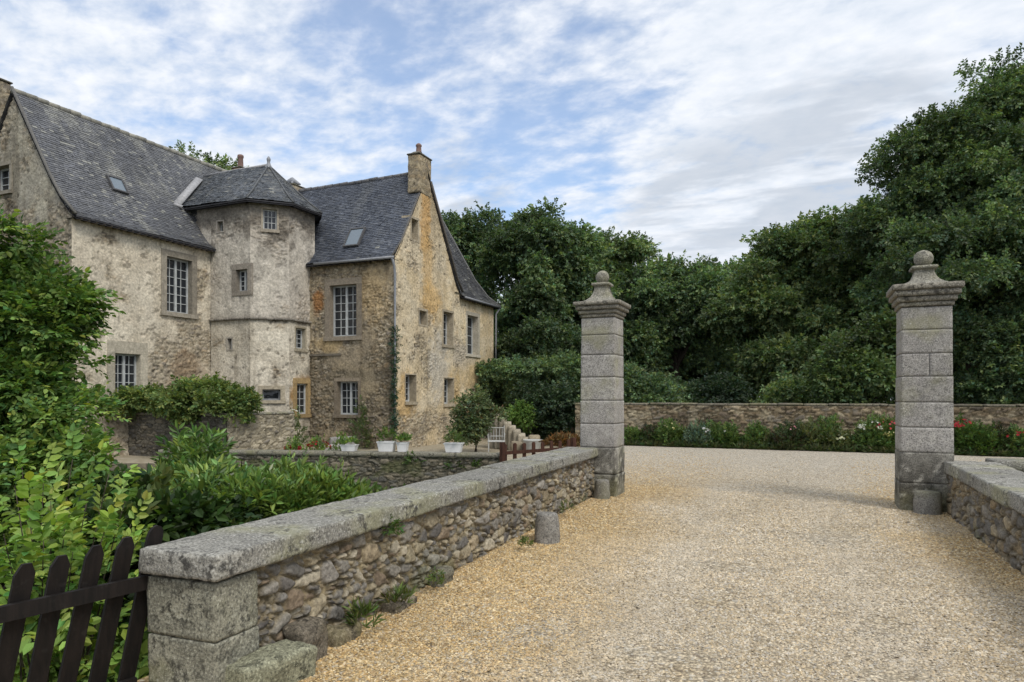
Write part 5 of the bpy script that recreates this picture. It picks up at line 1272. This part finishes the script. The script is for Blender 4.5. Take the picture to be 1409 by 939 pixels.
def white_pot(label, px, py, wpx, hpx, kind, seed, group='white pots along the terrace wall', fl=None, plant_h=.25, pal=HG, fn=20, sq=True, back=.17):
    # stands on the coping of the terrace wall
    c0 = on_z(px, py, 0.0); s = np.dot(c0 - np.array([T1[0], T1[1], 0]), Ud); c = np.array([T1[0], T1[1], 0]) + Ud * s - Nd * back
    t_ = np.dot(c - EYE, FWD); k = t_ / F_PX; w, h = wpx * k, hpx * k
    p = thing('planter', label, 'planter', tuple(c + [0, 0, .004]), group)
    mb = MB(); f = .80
    A, B = Ud, -Nd; dpt = min(w, .30)
    def ring(sw, sd, z): return [c + A * (a * sw / 2) + B * (b_ * sd / 2) + ZUP * z for a, b_ in ((-1, -1), (1, -1), (1, 1), (-1, 1))]
    rings = [ring(w * f, dpt * f, .005), ring(w * .97, dpt * .97, h * .86), ring(w * 1.03, dpt * 1.03, h * .86), ring(w * 1.05, dpt * 1.05, h), ring(w * .93, dpt * .93, h), ring(w * .9, dpt * .9, h * .8)]
    V = np.concatenate(rings); Q = [[i * 4 + j, i * 4 + (j + 1) % 4, (i + 1) * 4 + (j + 1) % 4, (i + 1) * 4 + j] for i in range(5) for j in range(4)] + [[3, 2, 1, 0]]
    mb.add(V, Q); mb.build('pot', M['pot_white'], p, color=False)
    mb = MB(); mb.add(ring(w * .9, dpt * .9, h * .84), [[0, 1, 2, 3]]); mb.build('soil', M['soil'], p, color=False)
    tuft_plant('', '', '', c + ZUP * (h * .84), plant_h, w * .9, 46, SM, pal, seed, fl, None, fn, .035, parent=p, scale=(.5, .9))
    return p
white_pot('small white trough with a few low leaves, left of the bright green tuft', 485, 620, 22, 9, 0, 71, plant_h=.05)
white_pot('wider white square planter with a round green plant, below the corner drainpipe', 538, 620, 24, 14, 0, 72, plant_h=.30, pal=[(.08, .13, .03), (.11, .17, .04)])
white_pot('narrow white planter pushed against the wider one at the house corner', 557, 621, 14, 13, 0, 73, plant_h=.10)
white_pot('white planter standing alone under the yellow gable', 626, 622, 25, 13, 0, 74, plant_h=.26, pal=[(.08, .12, .035), (.11, .15, .05), (.09, .14, .04)])
def on_terrace(px, py, back=1.0):
    c0 = on_z(px, py, 0.0); s = np.dot(c0 - np.array([T1[0], T1[1], 0]), Ud); c = np.array([T1[0], T1[1], 0]) + Ud * s - Nd * back; c[2] = -.396; return c
RED = [(.36, .030, .036), (.42, .05, .06), (.30, .024, .03)]
tuft_plant('geranium', 'red geranium at the left end of the terrace wall', 'flower', on_terrace(405, 618, .6), .62, .5, 60, SM, HG, 81, RED, 'red geraniums on the terrace', 16, .06)
tuft_plant('geranium', 'red geranium beside the pale stone step', 'flower', on_terrace(440, 618, .7), .64, .75, 80, SM, HG, 82, RED, 'red geraniums on the terrace', 30, .06)
tuft_plant('green_tuft', 'bright green leafy tuft between the pale step and the small white trough', 'plant', on_terrace(468, 618, .9), .75, .55, 80, SM, [(.10, .16, .03), (.13, .2, .045)], 83)
tuft_plant('wall_weed', 'weeds growing from the raised bed corner under the ochre-framed window', 'plant', np.array([-17.6, 20.2, -.4]), 1.45, .9, 150, SM, [(.12, .17, .06), (.15, .19, .08), (.09, .13, .05)], 84, [(.75, .75, .7)], None, 14, .06)
b = np.array([-15.75, 21.75, -.4]); tuft_plant('climbing_plant', 'tall thin climber on the bare stones at the foot of the wing front', 'climber', b, 1.75, .75, 190, SM, [(.085, .12, .045), (.11, .15, .06), (.07, .10, .035)], 85, upright=.2)
rg = np.random.default_rng(86); n = 420; zz = rg.uniform(.2, 4.3, n)
P = np.stack([np.full(n, WX) + rg.normal(.02, .06, n), np.full(n, WY) - .06 + rg.normal(0, .06, n), zz], 1)
V, Q, Cc = scatter(SM, P, unit(rg, n) + [.3, -.6, -.3], rg.uniform(.45, .8, n), np.array([(.03, .07, .045), (.04, .085, .05), (.05, .10, .05)])[rg.integers(0, 3, n)], rg)
iv = thing('ivy', 'narrow ivy strip climbing the drainpipe at the wing corner', 'ivy', (WX, WY, -.4)); mesh_np('foliage', V, [Q], M['leaf'], iv, Cc)
# pale steps by the turret foot
mb = MB()
for k, (x0, x1, z1) in enumerate(((428, 462, .04), (425, 450, .26))):
    a = on_terrace(x0, 618, 2.2 + k * .6); c = on_terrace(x1, 618, 2.2 + k * .6)
    mb.rough_box((a + c) / 2 + [0, 0, 0], Ud, -Nd, ZUP, (np.linalg.norm(c - a), .9, .4 + z1), r=.03, step=.08, amp=.012, seed=700 + k, col=np.array([.45, .43, .40]) * (1.0 if k == 0 else .6))
tag(mb.build('stone_step', M['dressed'], smooth=True), 'pair of broad pale stone steps below the turret window', 'steps')

# flight of pale steps with a sloping stone kerb right of the gable
stx = thing('stone_stairs', 'short pale stone stair climbing behind the rose bush right of the manor', 'stairs', tuple(at(705, 600, 26) * [1, 1, 0] + [0, 0, -.4]))
b0 = at(724, 600, 25.5); b1 = at(680, 563, 27.0)
mb = MB()
for k in range(8):
    f = k / 7; c = b0 * (1 - f) + b1 * f; c = c.copy(); zt = c[2]; c[2] = -.42
    mb.rough_box(c, RGT, FWD, ZUP, (.30, 1.0, zt + .36), r=.03, step=.09, amp=.012, seed=720 + k, col=np.array([.36, .32, .25]) * (.8 + .35 * h01(k, 0, 0, 7)))
mb.build('steps', M['dressed'], stx, smooth=True)
mb = MB(); mb.rough_box(b0 * [1, 1, 0] + RGT * .30 - FWD * .40 + [0, 0, -.4], RGT, FWD, ZUP, (.42, .4, .62), r=.09, step=.05, amp=.07, seed=731, col=(.30, .25, .175))
mb.rough_box(b0 * [1, 1, 0] - RGT * .35 - FWD * .5 + [0, 0, -.4], RGT, FWD, ZUP, (.45, .4, .40), r=.09, step=.05, amp=.07, seed=732, col=(.27, .23, .17)); mb.build('kerb_stone', M['dressed'], stx, smooth=True)
# rose bush
b = at(655, 612, 24.5); b[2] = -.4
plant('rose_bush', 'arching rose bush at the right foot of the yellow gable', 'bush', b, [lobe(655, 572, 24.5, 26, 32), lobe(645, 590, 24.3, 24, 26), lobe(672, 572, 24.6, 18, 20), lobe(664, 552, 24.8, 12, 16), lobe(640, 565, 24.4, 12, 18)], 40, .20, 1500,
      [sprig(7, .10, .06, .26, rgT, 58, .1, jit=.3) for _ in range(5)], [(.12, .16, .07), (.145, .19, .085), (.09, .13, .055), (.17, .20, .11), (.16, .12, .075)], 63, .035, 16, None, 'leaf', 'foliage', 'stem', fork=.2, zmin=-.3, scale=(.7, 1.2))
b = at(735, 600, 27.5); b[2] = -.2
plant('fern_bush', 'bright green arching plant beside the stair right of the rose bush', 'bush', b, [lobe(722, 578, 27.6, 10, 10), lobe(714, 574, 27.6, 12, 12)], 12, .2, 420, FARS, [(.09, .16, .03), (.12, .20, .045)], 64, .02, 5, None, 'leaf', 'foliage', 'stem', scale=(.5, .9))
b = at(755, 600, 29); b[2] = 0
plant('laurel_bush', 'grey-green bush filling the corner between the stair and the brown wall', 'bush', b, [lobe(750, 572, 29, 34, 34), (lobe(775, 560, 28, 24, 24)), lobe(735, 560, 30, 28, 30)], 34, .4, 2400, FARS, [(.04, .068, .034), (.05, .085, .04), (.032, .055, .028), (.065, .10, .05)], 65, .04, 10, None, 'far_leaf', 'foliage', 'stem', zmin=.1)
# white garden table and chair
gt = thing('garden_chair', 'white slatted metal garden chair behind the rose bush', 'chair', tuple(at(683, 612, 24) * [1, 1, 0] + [0, 0, -.4]))
c = at(683, 600, 24.0) * [1, 1, 0] + [0, 0, -.4]; A, B = RGT, FWD
def bars(spec, nm): 
    m_ = MB()
    for a, b_, r in spec: m_.tube([c + A * a[0] + B * a[1] + ZUP * a[2], c + A * b_[0] + B * b_[1] + ZUP * b_[2]], r, 6)
    m_.build(nm, M['metal_white'], gt, color=False)
for sx in (-.27, .27):
    for sy in (-.22, .22): bars([((sx, sy, 0), (sx, sy, .45 if sy < 0 else 1.0), .018)], 'leg')
bars([((-.3, y, .46), (.3, y, .46), .022) for y in np.linspace(-.24, .24, 6)], 'seat')
bars([((x, .23, .5), (x, .25, .92), .012) for x in np.linspace(-.2, .2, 5)] + [((-.28, .24, .92), (.28, .24, .92), .02), ((-.28, .24, .62), (.28, .24, .62), .018)], 'backrest')
bars([((-.29, -.24, .68), (-.29, .24, .70), .02), ((-.27, -.22, .45), (-.29, -.24, .68), .016)], 'armrest'); bars([((.29, -.24, .68), (.29, .24, .70), .02), ((.27, -.22, .45), (.29, -.24, .68), .016)], 'armrest')
# white basin beside the stair
c = at(733, 606, 24.5); mb = MB(); mb.lathe((c[0], c[1], -.29), [(.24, 0), (.30, .22), (.36, .34), (.37, .36), (.35, .37), (.30, .33), (.001, .28)], 20)
t_ = thing('basin', 'white round basin on a stone base seen over the far fence', 'basin', (c[0], c[1], -.4)); mb.build('bowl', M['metal_white'], t_, smooth=True, color=False)
mb = MB(); mb.lathe((c[0], c[1], -.4), [(.22, 0), (.2, .03), (.17, .08), (.2, .11)], 16); mb.build('pedestal', M['pale_step'], t_, smooth=True)
# rust-coloured dry grass
c = at(778, 604, 22.5); c[2] = 0.0
rg = np.random.default_rng(88); n = 520; P = c + np.stack([rg.normal(0, .24, n), rg.normal(0, .16, n), rg.random(n) * .22], 1); P[:, 2] = np.maximum(P[:, 2], .0)
V, Q, Cc = scatter(GRS, P, unit(rg, n) * [1, 1, .3] + [0, 0, .25], rg.uniform(.5, 1.0, n), np.array([(.20, .10, .04), (.25, .135, .055), (.16, .085, .04), (.24, .17, .08)])[rg.integers(0, 4, n)], rg, .6)
V[:, 2] = np.maximum(V[:, 2], .004)
t_ = thing('dry_grass_clump', 'rust-orange clump of dead grass beside the left gate pillar', 'plant', tuple(c)); mesh_np('foliage', V, [Q], M['leaf'], t_, Cc)

# =================================================================== fences
def picket(mb, c, A, B, w, th, z0, z1, lean=0.0, seed=0, pointed=True, shape=0):
    """one board: A across its width, B through its thickness, leaning along A"""
    j = (h01(seed, 0, 0, 2) - .5) * .02
    if shape == 0: prof = [(-.5, 0), (.5, 0), (.5, .95), (.22, 1.0), (-.22, 1.0), (-.5, .95)]
    else:
        an = np.linspace(0, PI, 7); prof = [(-.5, 0), (.5, 0)] + [(.5 * math.cos(a), .94 + .06 * math.sin(a)) for a in an]
    H = z1 - z0; V = []
    for d in (-.5, .5):
        for (x, f) in prof:
            z = z0 + f * H; V.append(c + A * (x * w * (1 + j)) + RGT * (lean * (z - z0)) + B * (d * th) + ZUP * z)
    n_ = len(prof); Q = [[i, (i + 1) % n_, n_ + (i + 1) % n_, n_ + i] for i in range(n_)]
    T = [[0, i + 1, i] for i in range(1, n_ - 1)] + [[n_, n_ + i, n_ + i + 1] for i in range(1, n_ - 1)]
    mb.add(V, [q[::-1] for q in Q], T)
fn = thing('picket_fence', 'dark stained picket fence leaning beside the near end of the left parapet', 'fence', (-3.6, 2.0, -.4))
FA = np.array([.20, .98, 0]); FA /= np.linalg.norm(FA); FB = np.array([FA[1], -FA[0], 0])
fp0 = np.array([-3.455, 2.76, 0])
f_end = []
for k in range(9):
    s = -.005 - .158 * k; c = fp0 + FA * s - FB * .02
    mb = MB(); lean = .20 + .01 * (k % 3)
    picket(mb, c - RGT * lean * .82, FA, FB, .088, .024, -.22, .872 + .02 * (h01(k, 0, 0, 9) - .5) - .012 * k + (.03 if k == 0 else 0), lean, k, shape=1 if k in (0,) else 0)
    mb.build('picket', M['dark_wood'], fn)
for (z, hgt) in ((.595, .078), (.0, .078)):
    mb = MB(); a = fp0 + FA * .03 + FB * .012 - RGT * .2 * (.6 - z); e = fp0 - FA * 1.42 + FB * .012 - RGT * .2 * (.6 - z)
    mb.frame_box(a, (e - a) / np.linalg.norm(e - a), FB, ZUP, (0, 0, z - hgt / 2), (np.linalg.norm(e - a), .035, z + hgt / 2)); mb.build('rail', M['dark_wood'], fn, color=False)

ff = thing('picket_fence', 'short reddish-brown picket fence at the end of the terrace wall by the left pillar', 'fence', (-7.3, 19, -.4))
q0 = at(695, 608, 19.5); q1 = at(789, 602, 21.4); q0[2] = q1[2] = 0; GA = (q1 - q0); GL = np.linalg.norm(GA); GA /= GL; GB = np.array([GA[1], -GA[0], 0])
for k in range(8):
    s = GL * k / 7.6; mb = MB(); picket(mb, q0 + GA * s, GA, GB, .12, .035, -.42, .27 + .015 * (k % 2), 0, k + 40, shape=0); mb.build('picket', M['brown_wood'], ff)
mb = MB(); e = q0 + GA * GL; mb.frame_box(e, GA, GB, ZUP, (-.07, -.06, -.42), (.07, .06, .34)); mb.build('post', M['brown_wood'], ff, color=False)
mb = MB(); mb.frame_box(q0, GA, GB, ZUP, (-.16, -.06, -.42), (-.04, .06, .33)); mb.build('post', M['brown_wood'], ff, color=False)
for z in (.02, -.25):
    mb = MB(); mb.frame_box(q0, GA, GB, ZUP, (-.05, .02, z - .05), (GL, .05, z + .05)); mb.build('rail', M['brown_wood'], ff, color=False)

# =================================================================== flower bed along the garden wall
GRN = [(0.090, 0.150, 0.043), (0.114, 0.180, 0.054), (0.072, 0.120, 0.036), (0.150, 0.210, 0.072)]
BLU = [(0.126, 0.180, 0.126), (0.156, 0.210, 0.144), (0.102, 0.150, 0.102)]
DRK = [(.045, .072, .03), (.06, .09, .036), (.075, .065, .042)]
OLI = [(0.132, 0.155, 0.063), (0.161, 0.178, 0.081), (0.109, 0.132, 0.052)]
WHT = [(.72, .72, .68), (.62, .62, .58)]; YEL = [(.62, .56, .22), (.66, .62, .35)]; PNK = [(.55, .22, .26), (.6, .3, .34)]
bed = [ # px, top y, width px, palette, flowers, flower count, label
 (868, 592, 30, GRN, None, 0, 'low green clump beside the right edge of the left gate pillar'),
 (895, 588, 42, DRK, None, 0, 'dark green clump second from the left pillar in the flower bed'),
 (920, 580, 34, GRN, YEL, 8, 'upright green plant with a few yellow flowers in the flower bed'),
 (940, 596, 28, [(.10, .15, .035), (.12, .17, .045)], YEL, 10, 'low lime-green clump with yellow specks in the flower bed'),
 (962, 586, 38, BLU, [(.6, .6, .62)], 12, 'blue-grey leaved plant in the flower bed'),
 (982, 580, 30, GRN, None, 0, 'tall slender green plant left of the white lilies'),
 (1003, 586, 26, GRN, WHT, 16, 'white lilies on tall stems in the flower bed'),
 (998, 604, 34, [(.08, .14, .03), (.1, .16, .04)], None, 0, 'low bright green cushion below the white lilies'),
 (1040, 582, 34, GRN, None, 0, 'pointed green bush in front of the bare stretch of wall'),
 (1050, 600, 44, OLI, [(.55, .55, .4)], 20, 'olive plant with pale seed heads in front of the pointed bush'),
 (1085, 586, 42, DRK, PNK, 4, 'dark bronze-leaved bush in the middle of the flower bed'),
 (1112, 576, 44, OLI, None, 0, 'broad olive bush reaching up the garden wall'),
 (1138, 572, 44, GRN, None, 0, 'tall leafy green bush left of the pale-flowered ones'),
 (1155, 592, 46, OLI, [(.6, .62, .45)], 22, 'bush dotted with small greenish flowers'),
 (1196, 576, 34, GRN, WHT, 60, 'white phlox in full flower left of the right pillar'),
 (1218, 590, 40, GRN, YEL, 40, 'cream-flowered bush touching the right gate pillar'),
 (1216, 566, 46, GRN, [(.45, .06, .07), (.5, .10, .12)], 46, 'red-flowered shrub against the wall left of the right pillar'),
 (1322, 570, 40, GRN, RED, 46, 'red-flowered shrub just right of the right gate pillar'),
 (1345, 588, 44, [(.06, .11, .025), (.08, .14, .03)], None, 0, 'bright green leafy bush right of the red-flowered shrub'),
 (1372, 592, 40, DRK, None, 0, 'dark low bush in the shade near the right edge'),
 (1402, 586, 36, GRN, RED, 18, 'red geranium at the right edge of the picture'),
]
for i, (px, top, w, pal, fl, nf, lab) in enumerate(bed):
    Y = 22.95 if i % 2 else 22.7
    if top < 576: Y = 23.05
    d_ = ray(px, 600); t_ = Y / d_[1]; k = t_ / F_PX; c = EYE + d_ * t_; c[2] = .01; zt = 1.65 + (HY - top) * k
    tuft_plant('flowering_plant' if fl else 'leafy_plant', lab, 'plant', c, zt * (.74 + .22 * h01(i, 1, 0, 5)), w * k * (.85 + .3 * h01(i, 2, 0, 5)), int(150 + w * 3.4), SM, pal, 900 + i, fl, 'plants in the flower bed', int(nf * 1.5), .036, scale=(.6, 1.05), fz=(.75, 1.08), upright=.5)
# ragged grass edge of the bed
rg = np.random.default_rng(97); n = 2600; P = np.stack([rg.uniform(-6.0, 13, n), 22.28 + np.abs(rg.normal(0, .16, n)), np.full(n, .01)], 1)
V, Q, Cc = scatter(GRS, P, unit(rg, n) * [1, 1, .3] + [0, 0, .5], rg.uniform(.35, .8, n), np.array([(.06, .10, .03), (.09, .12, .04), (.11, .12, .06)])[rg.integers(0, 3, n)], rg, .6)
V[:, 2] = np.maximum(V[:, 2], .006)
o = mesh_np('bed_edge_grass', V, [Q], M['leaf'], None, Cc); o['kind'] = 'stuff'; tag(o, 'ragged grass along the edge of the gravel yard')
# little weeds at the foot of the left parapet
for i, (px, py, s, lab) in enumerate(((602, 818, .10, 'little green weed in the gravel beside the parapet foot, farther from the camera'), (498, 872, .13, 'grassy weed rooted under a big stone of the left parapet'), (548, 846, .12, 'dry-looking grass tuft at the parapet foot between two weeds'),
                               (722, 760, .07, 'tiny weed at the parapet foot just before the lone guard stone'), (780, 712, .14, 'mossy tuft at the parapet foot behind the lone guard stone'))):
    c = on_z(px, py, 0.0); c[0] = max(c[0], -2.91 - .035 * (c[1] - 3))
    tuft_plant('weed', lab, 'weed', c, s, s * 1.6, 26, GRS if i in (1, 2) else SM, [(.09, .14, .03), (.12, .17, .045), (.13, .14, .06)], 960 + i, None, 'weeds at the foot of the left parapet', scale=(.16, .34))
for i, (px, py, s) in enumerate(((530, 742, .07), (655, 650, .25), (570, 640, .3), (625, 648, .25))):
    if i == 0: c = on_plane(px, py, (-2.92, 3.0, 0), np.array([1.0, .035, 0])); lab = 'small fern in a joint just below the left coping'
    else: c = on_plane(px, py, np.array([T1[0], T1[1], 0]), Nd) + Nd * .05; lab = ['', 'green fern on the dark terrace wall nearest the far fence', 'green fern on the dark terrace wall farthest left', 'green fern on the dark terrace wall between two others'][i]
    tuft_plant('wall_fern', lab, 'fern', c, s * .8, s * 1.3, 24, SM, [(.06, .11, .025), (.08, .13, .035)], 970 + i, None, 'ferns in the wall joints', scale=(.25 if i == 0 else .6, .5 if i == 0 else 1.0), upright=0)

# =================================================================== loose gravel on the drive (nobody could count it)
rg = np.random.default_rng(123)
def track(x, y):                                   # two wheel tracks drifting towards the gate
    m = -.55 + .25 * np.sin(y * .35) + .35 * (fbm(y * .3, y * 0, None, 2, 31) - .5); w = .8 + .35 * (fbm(x * 1.5, y * .5, None, 3, 32) - .5)
    return np.maximum(np.exp(-((x - m + .75) / (.30 * w)) ** 2), np.exp(-((x - m - .80) / (.30 * w)) ** 2))
def pebbles(n, x0, x1, y0, y1, s0, s1, edge=False):
    X = rg.uniform(x0, x1, n); Y = rg.uniform(y0, y1, n)
    keep = (fbm(X * 1.6, Y * 1.6, None, 3, 9) + .45 * sstep(-1.4, -2.8, X) + .35 * sstep(.6, 1.7, X)) - .22 * track(X, Y) > .14 + .30 * rg.random(n)
    return X[keep], Y[keep]
Xs, Ys, Ss = [], [], []
for (n, y0, y1, a, b_) in ((62000, 2.6, 5.2, .0055, .0125), (60000, 5.2, 8.0, .007, .014), (46000, 8.0, 12.5, .008, .016), (26000, 12.5, 21.5, .010, .018)):
    x, y = pebbles(n, -3.2 if y0 < 12 else -5, 1.84 if y0 < 12 else 6, y0, y1, a, b_); q_ = ((x > -2.93 - .035 * (y - 3)) | (y > 12.5)) & (rg.random(len(x)) < np.clip((21.5 - y) / 8, 0, 1)) & ~((x > -6.6) & (x < -3.6) & (y < 13)); x, y = x[q_], y[q_]; Xs.append(x); Ys.append(y); Ss.append(rg.uniform(a, b_, len(x)) * np.where(rg.random(len(x)) < .06, 1.5, 1))
X, Y, S = np.concatenate(Xs), np.concatenate(Ys), np.concatenate(Ss); n = len(X)
oct_ = np.array([[1, 0, 0], [0, 1, 0], [-1, 0, 0], [0, -1, 0], [0, 0, 1], [.7, .7, .35], [-.7, .6, .3], [.6, -.7, .4]], float)[:6]
oct_ = np.array([[1, .1, 0], [.35, .9, .05], [-.6, .75, 0], [-1, -.1, .05], [-.4, -.85, 0], [.6, -.75, .05], [.1, .05, .75], [-.45, .2, .6]])
trs = np.array([[0, 1, 6], [1, 2, 7], [1, 7, 6], [2, 3, 7], [3, 4, 7], [4, 6, 7], [4, 5, 6], [5, 0, 6]])
yaw = rg.uniform(0, 2 * PI, n); cs, sn = np.cos(yaw), np.sin(yaw); asp = rg.uniform(.55, 1.0, n); hz_ = rg.uniform(.45, .95, n)
L = oct_[None] * np.stack([S, S * asp, S * hz_], 1)[:, None]
L = L * (1 + rg.normal(0, .16, (n, 8, 1)))
V = np.stack([X[:, None] + L[..., 0] * cs[:, None] - L[..., 1] * sn[:, None], Y[:, None] + L[..., 0] * sn[:, None] + L[..., 1] * cs[:, None], .001 + L[..., 2] + L[..., 0] * rg.normal(0, .25, n)[:, None]], -1)
wobx = X + 2.0 * (fbm(X * .6, Y * .6, None, 3, 3) - .5)
e = np.maximum(sstep(-1.1, -2.7, wobx), sstep(.6, 1.7, wobx))[:, None]
pa = np.array([(.55, .465, .335), (.47, .385, .265), (.62, .55, .43), (.39, .32, .23), (.53, .42, .27), (.51, .46, .385)]); pb = np.array([(.51, .365, .18), (.58, .44, .235), (.45, .30, .13), (.62, .51, .325), (.37, .26, .14), (.48, .39, .26)])
ri = rg.integers(0, 6, n); c = (pa[ri] * (1 - e) + pb[ri] * e) * rg.uniform(.7, 1.2, n)[:, None] * (.86 + .28 * fbm(X * .9, Y * .9, None, 4, 44))[:, None]; tk = (track(X, Y) * (1 - e[:, 0]) * .45)[:, None]; c = c * (1 - tk) + np.array([.56, .495, .395]) * tk * rg.uniform(.75, 1.15, n)[:, None]
o = mesh_np('gravel', V.reshape(-1, 3), [(trs[None] + (np.arange(n) * 8)[:, None, None]).reshape(-1, 3)], M['pebble'], None, np.repeat(c, 8, axis=0)); o['kind'] = 'stuff'; tag(o, 'loose yellow and grey gravel scattered over the drive')
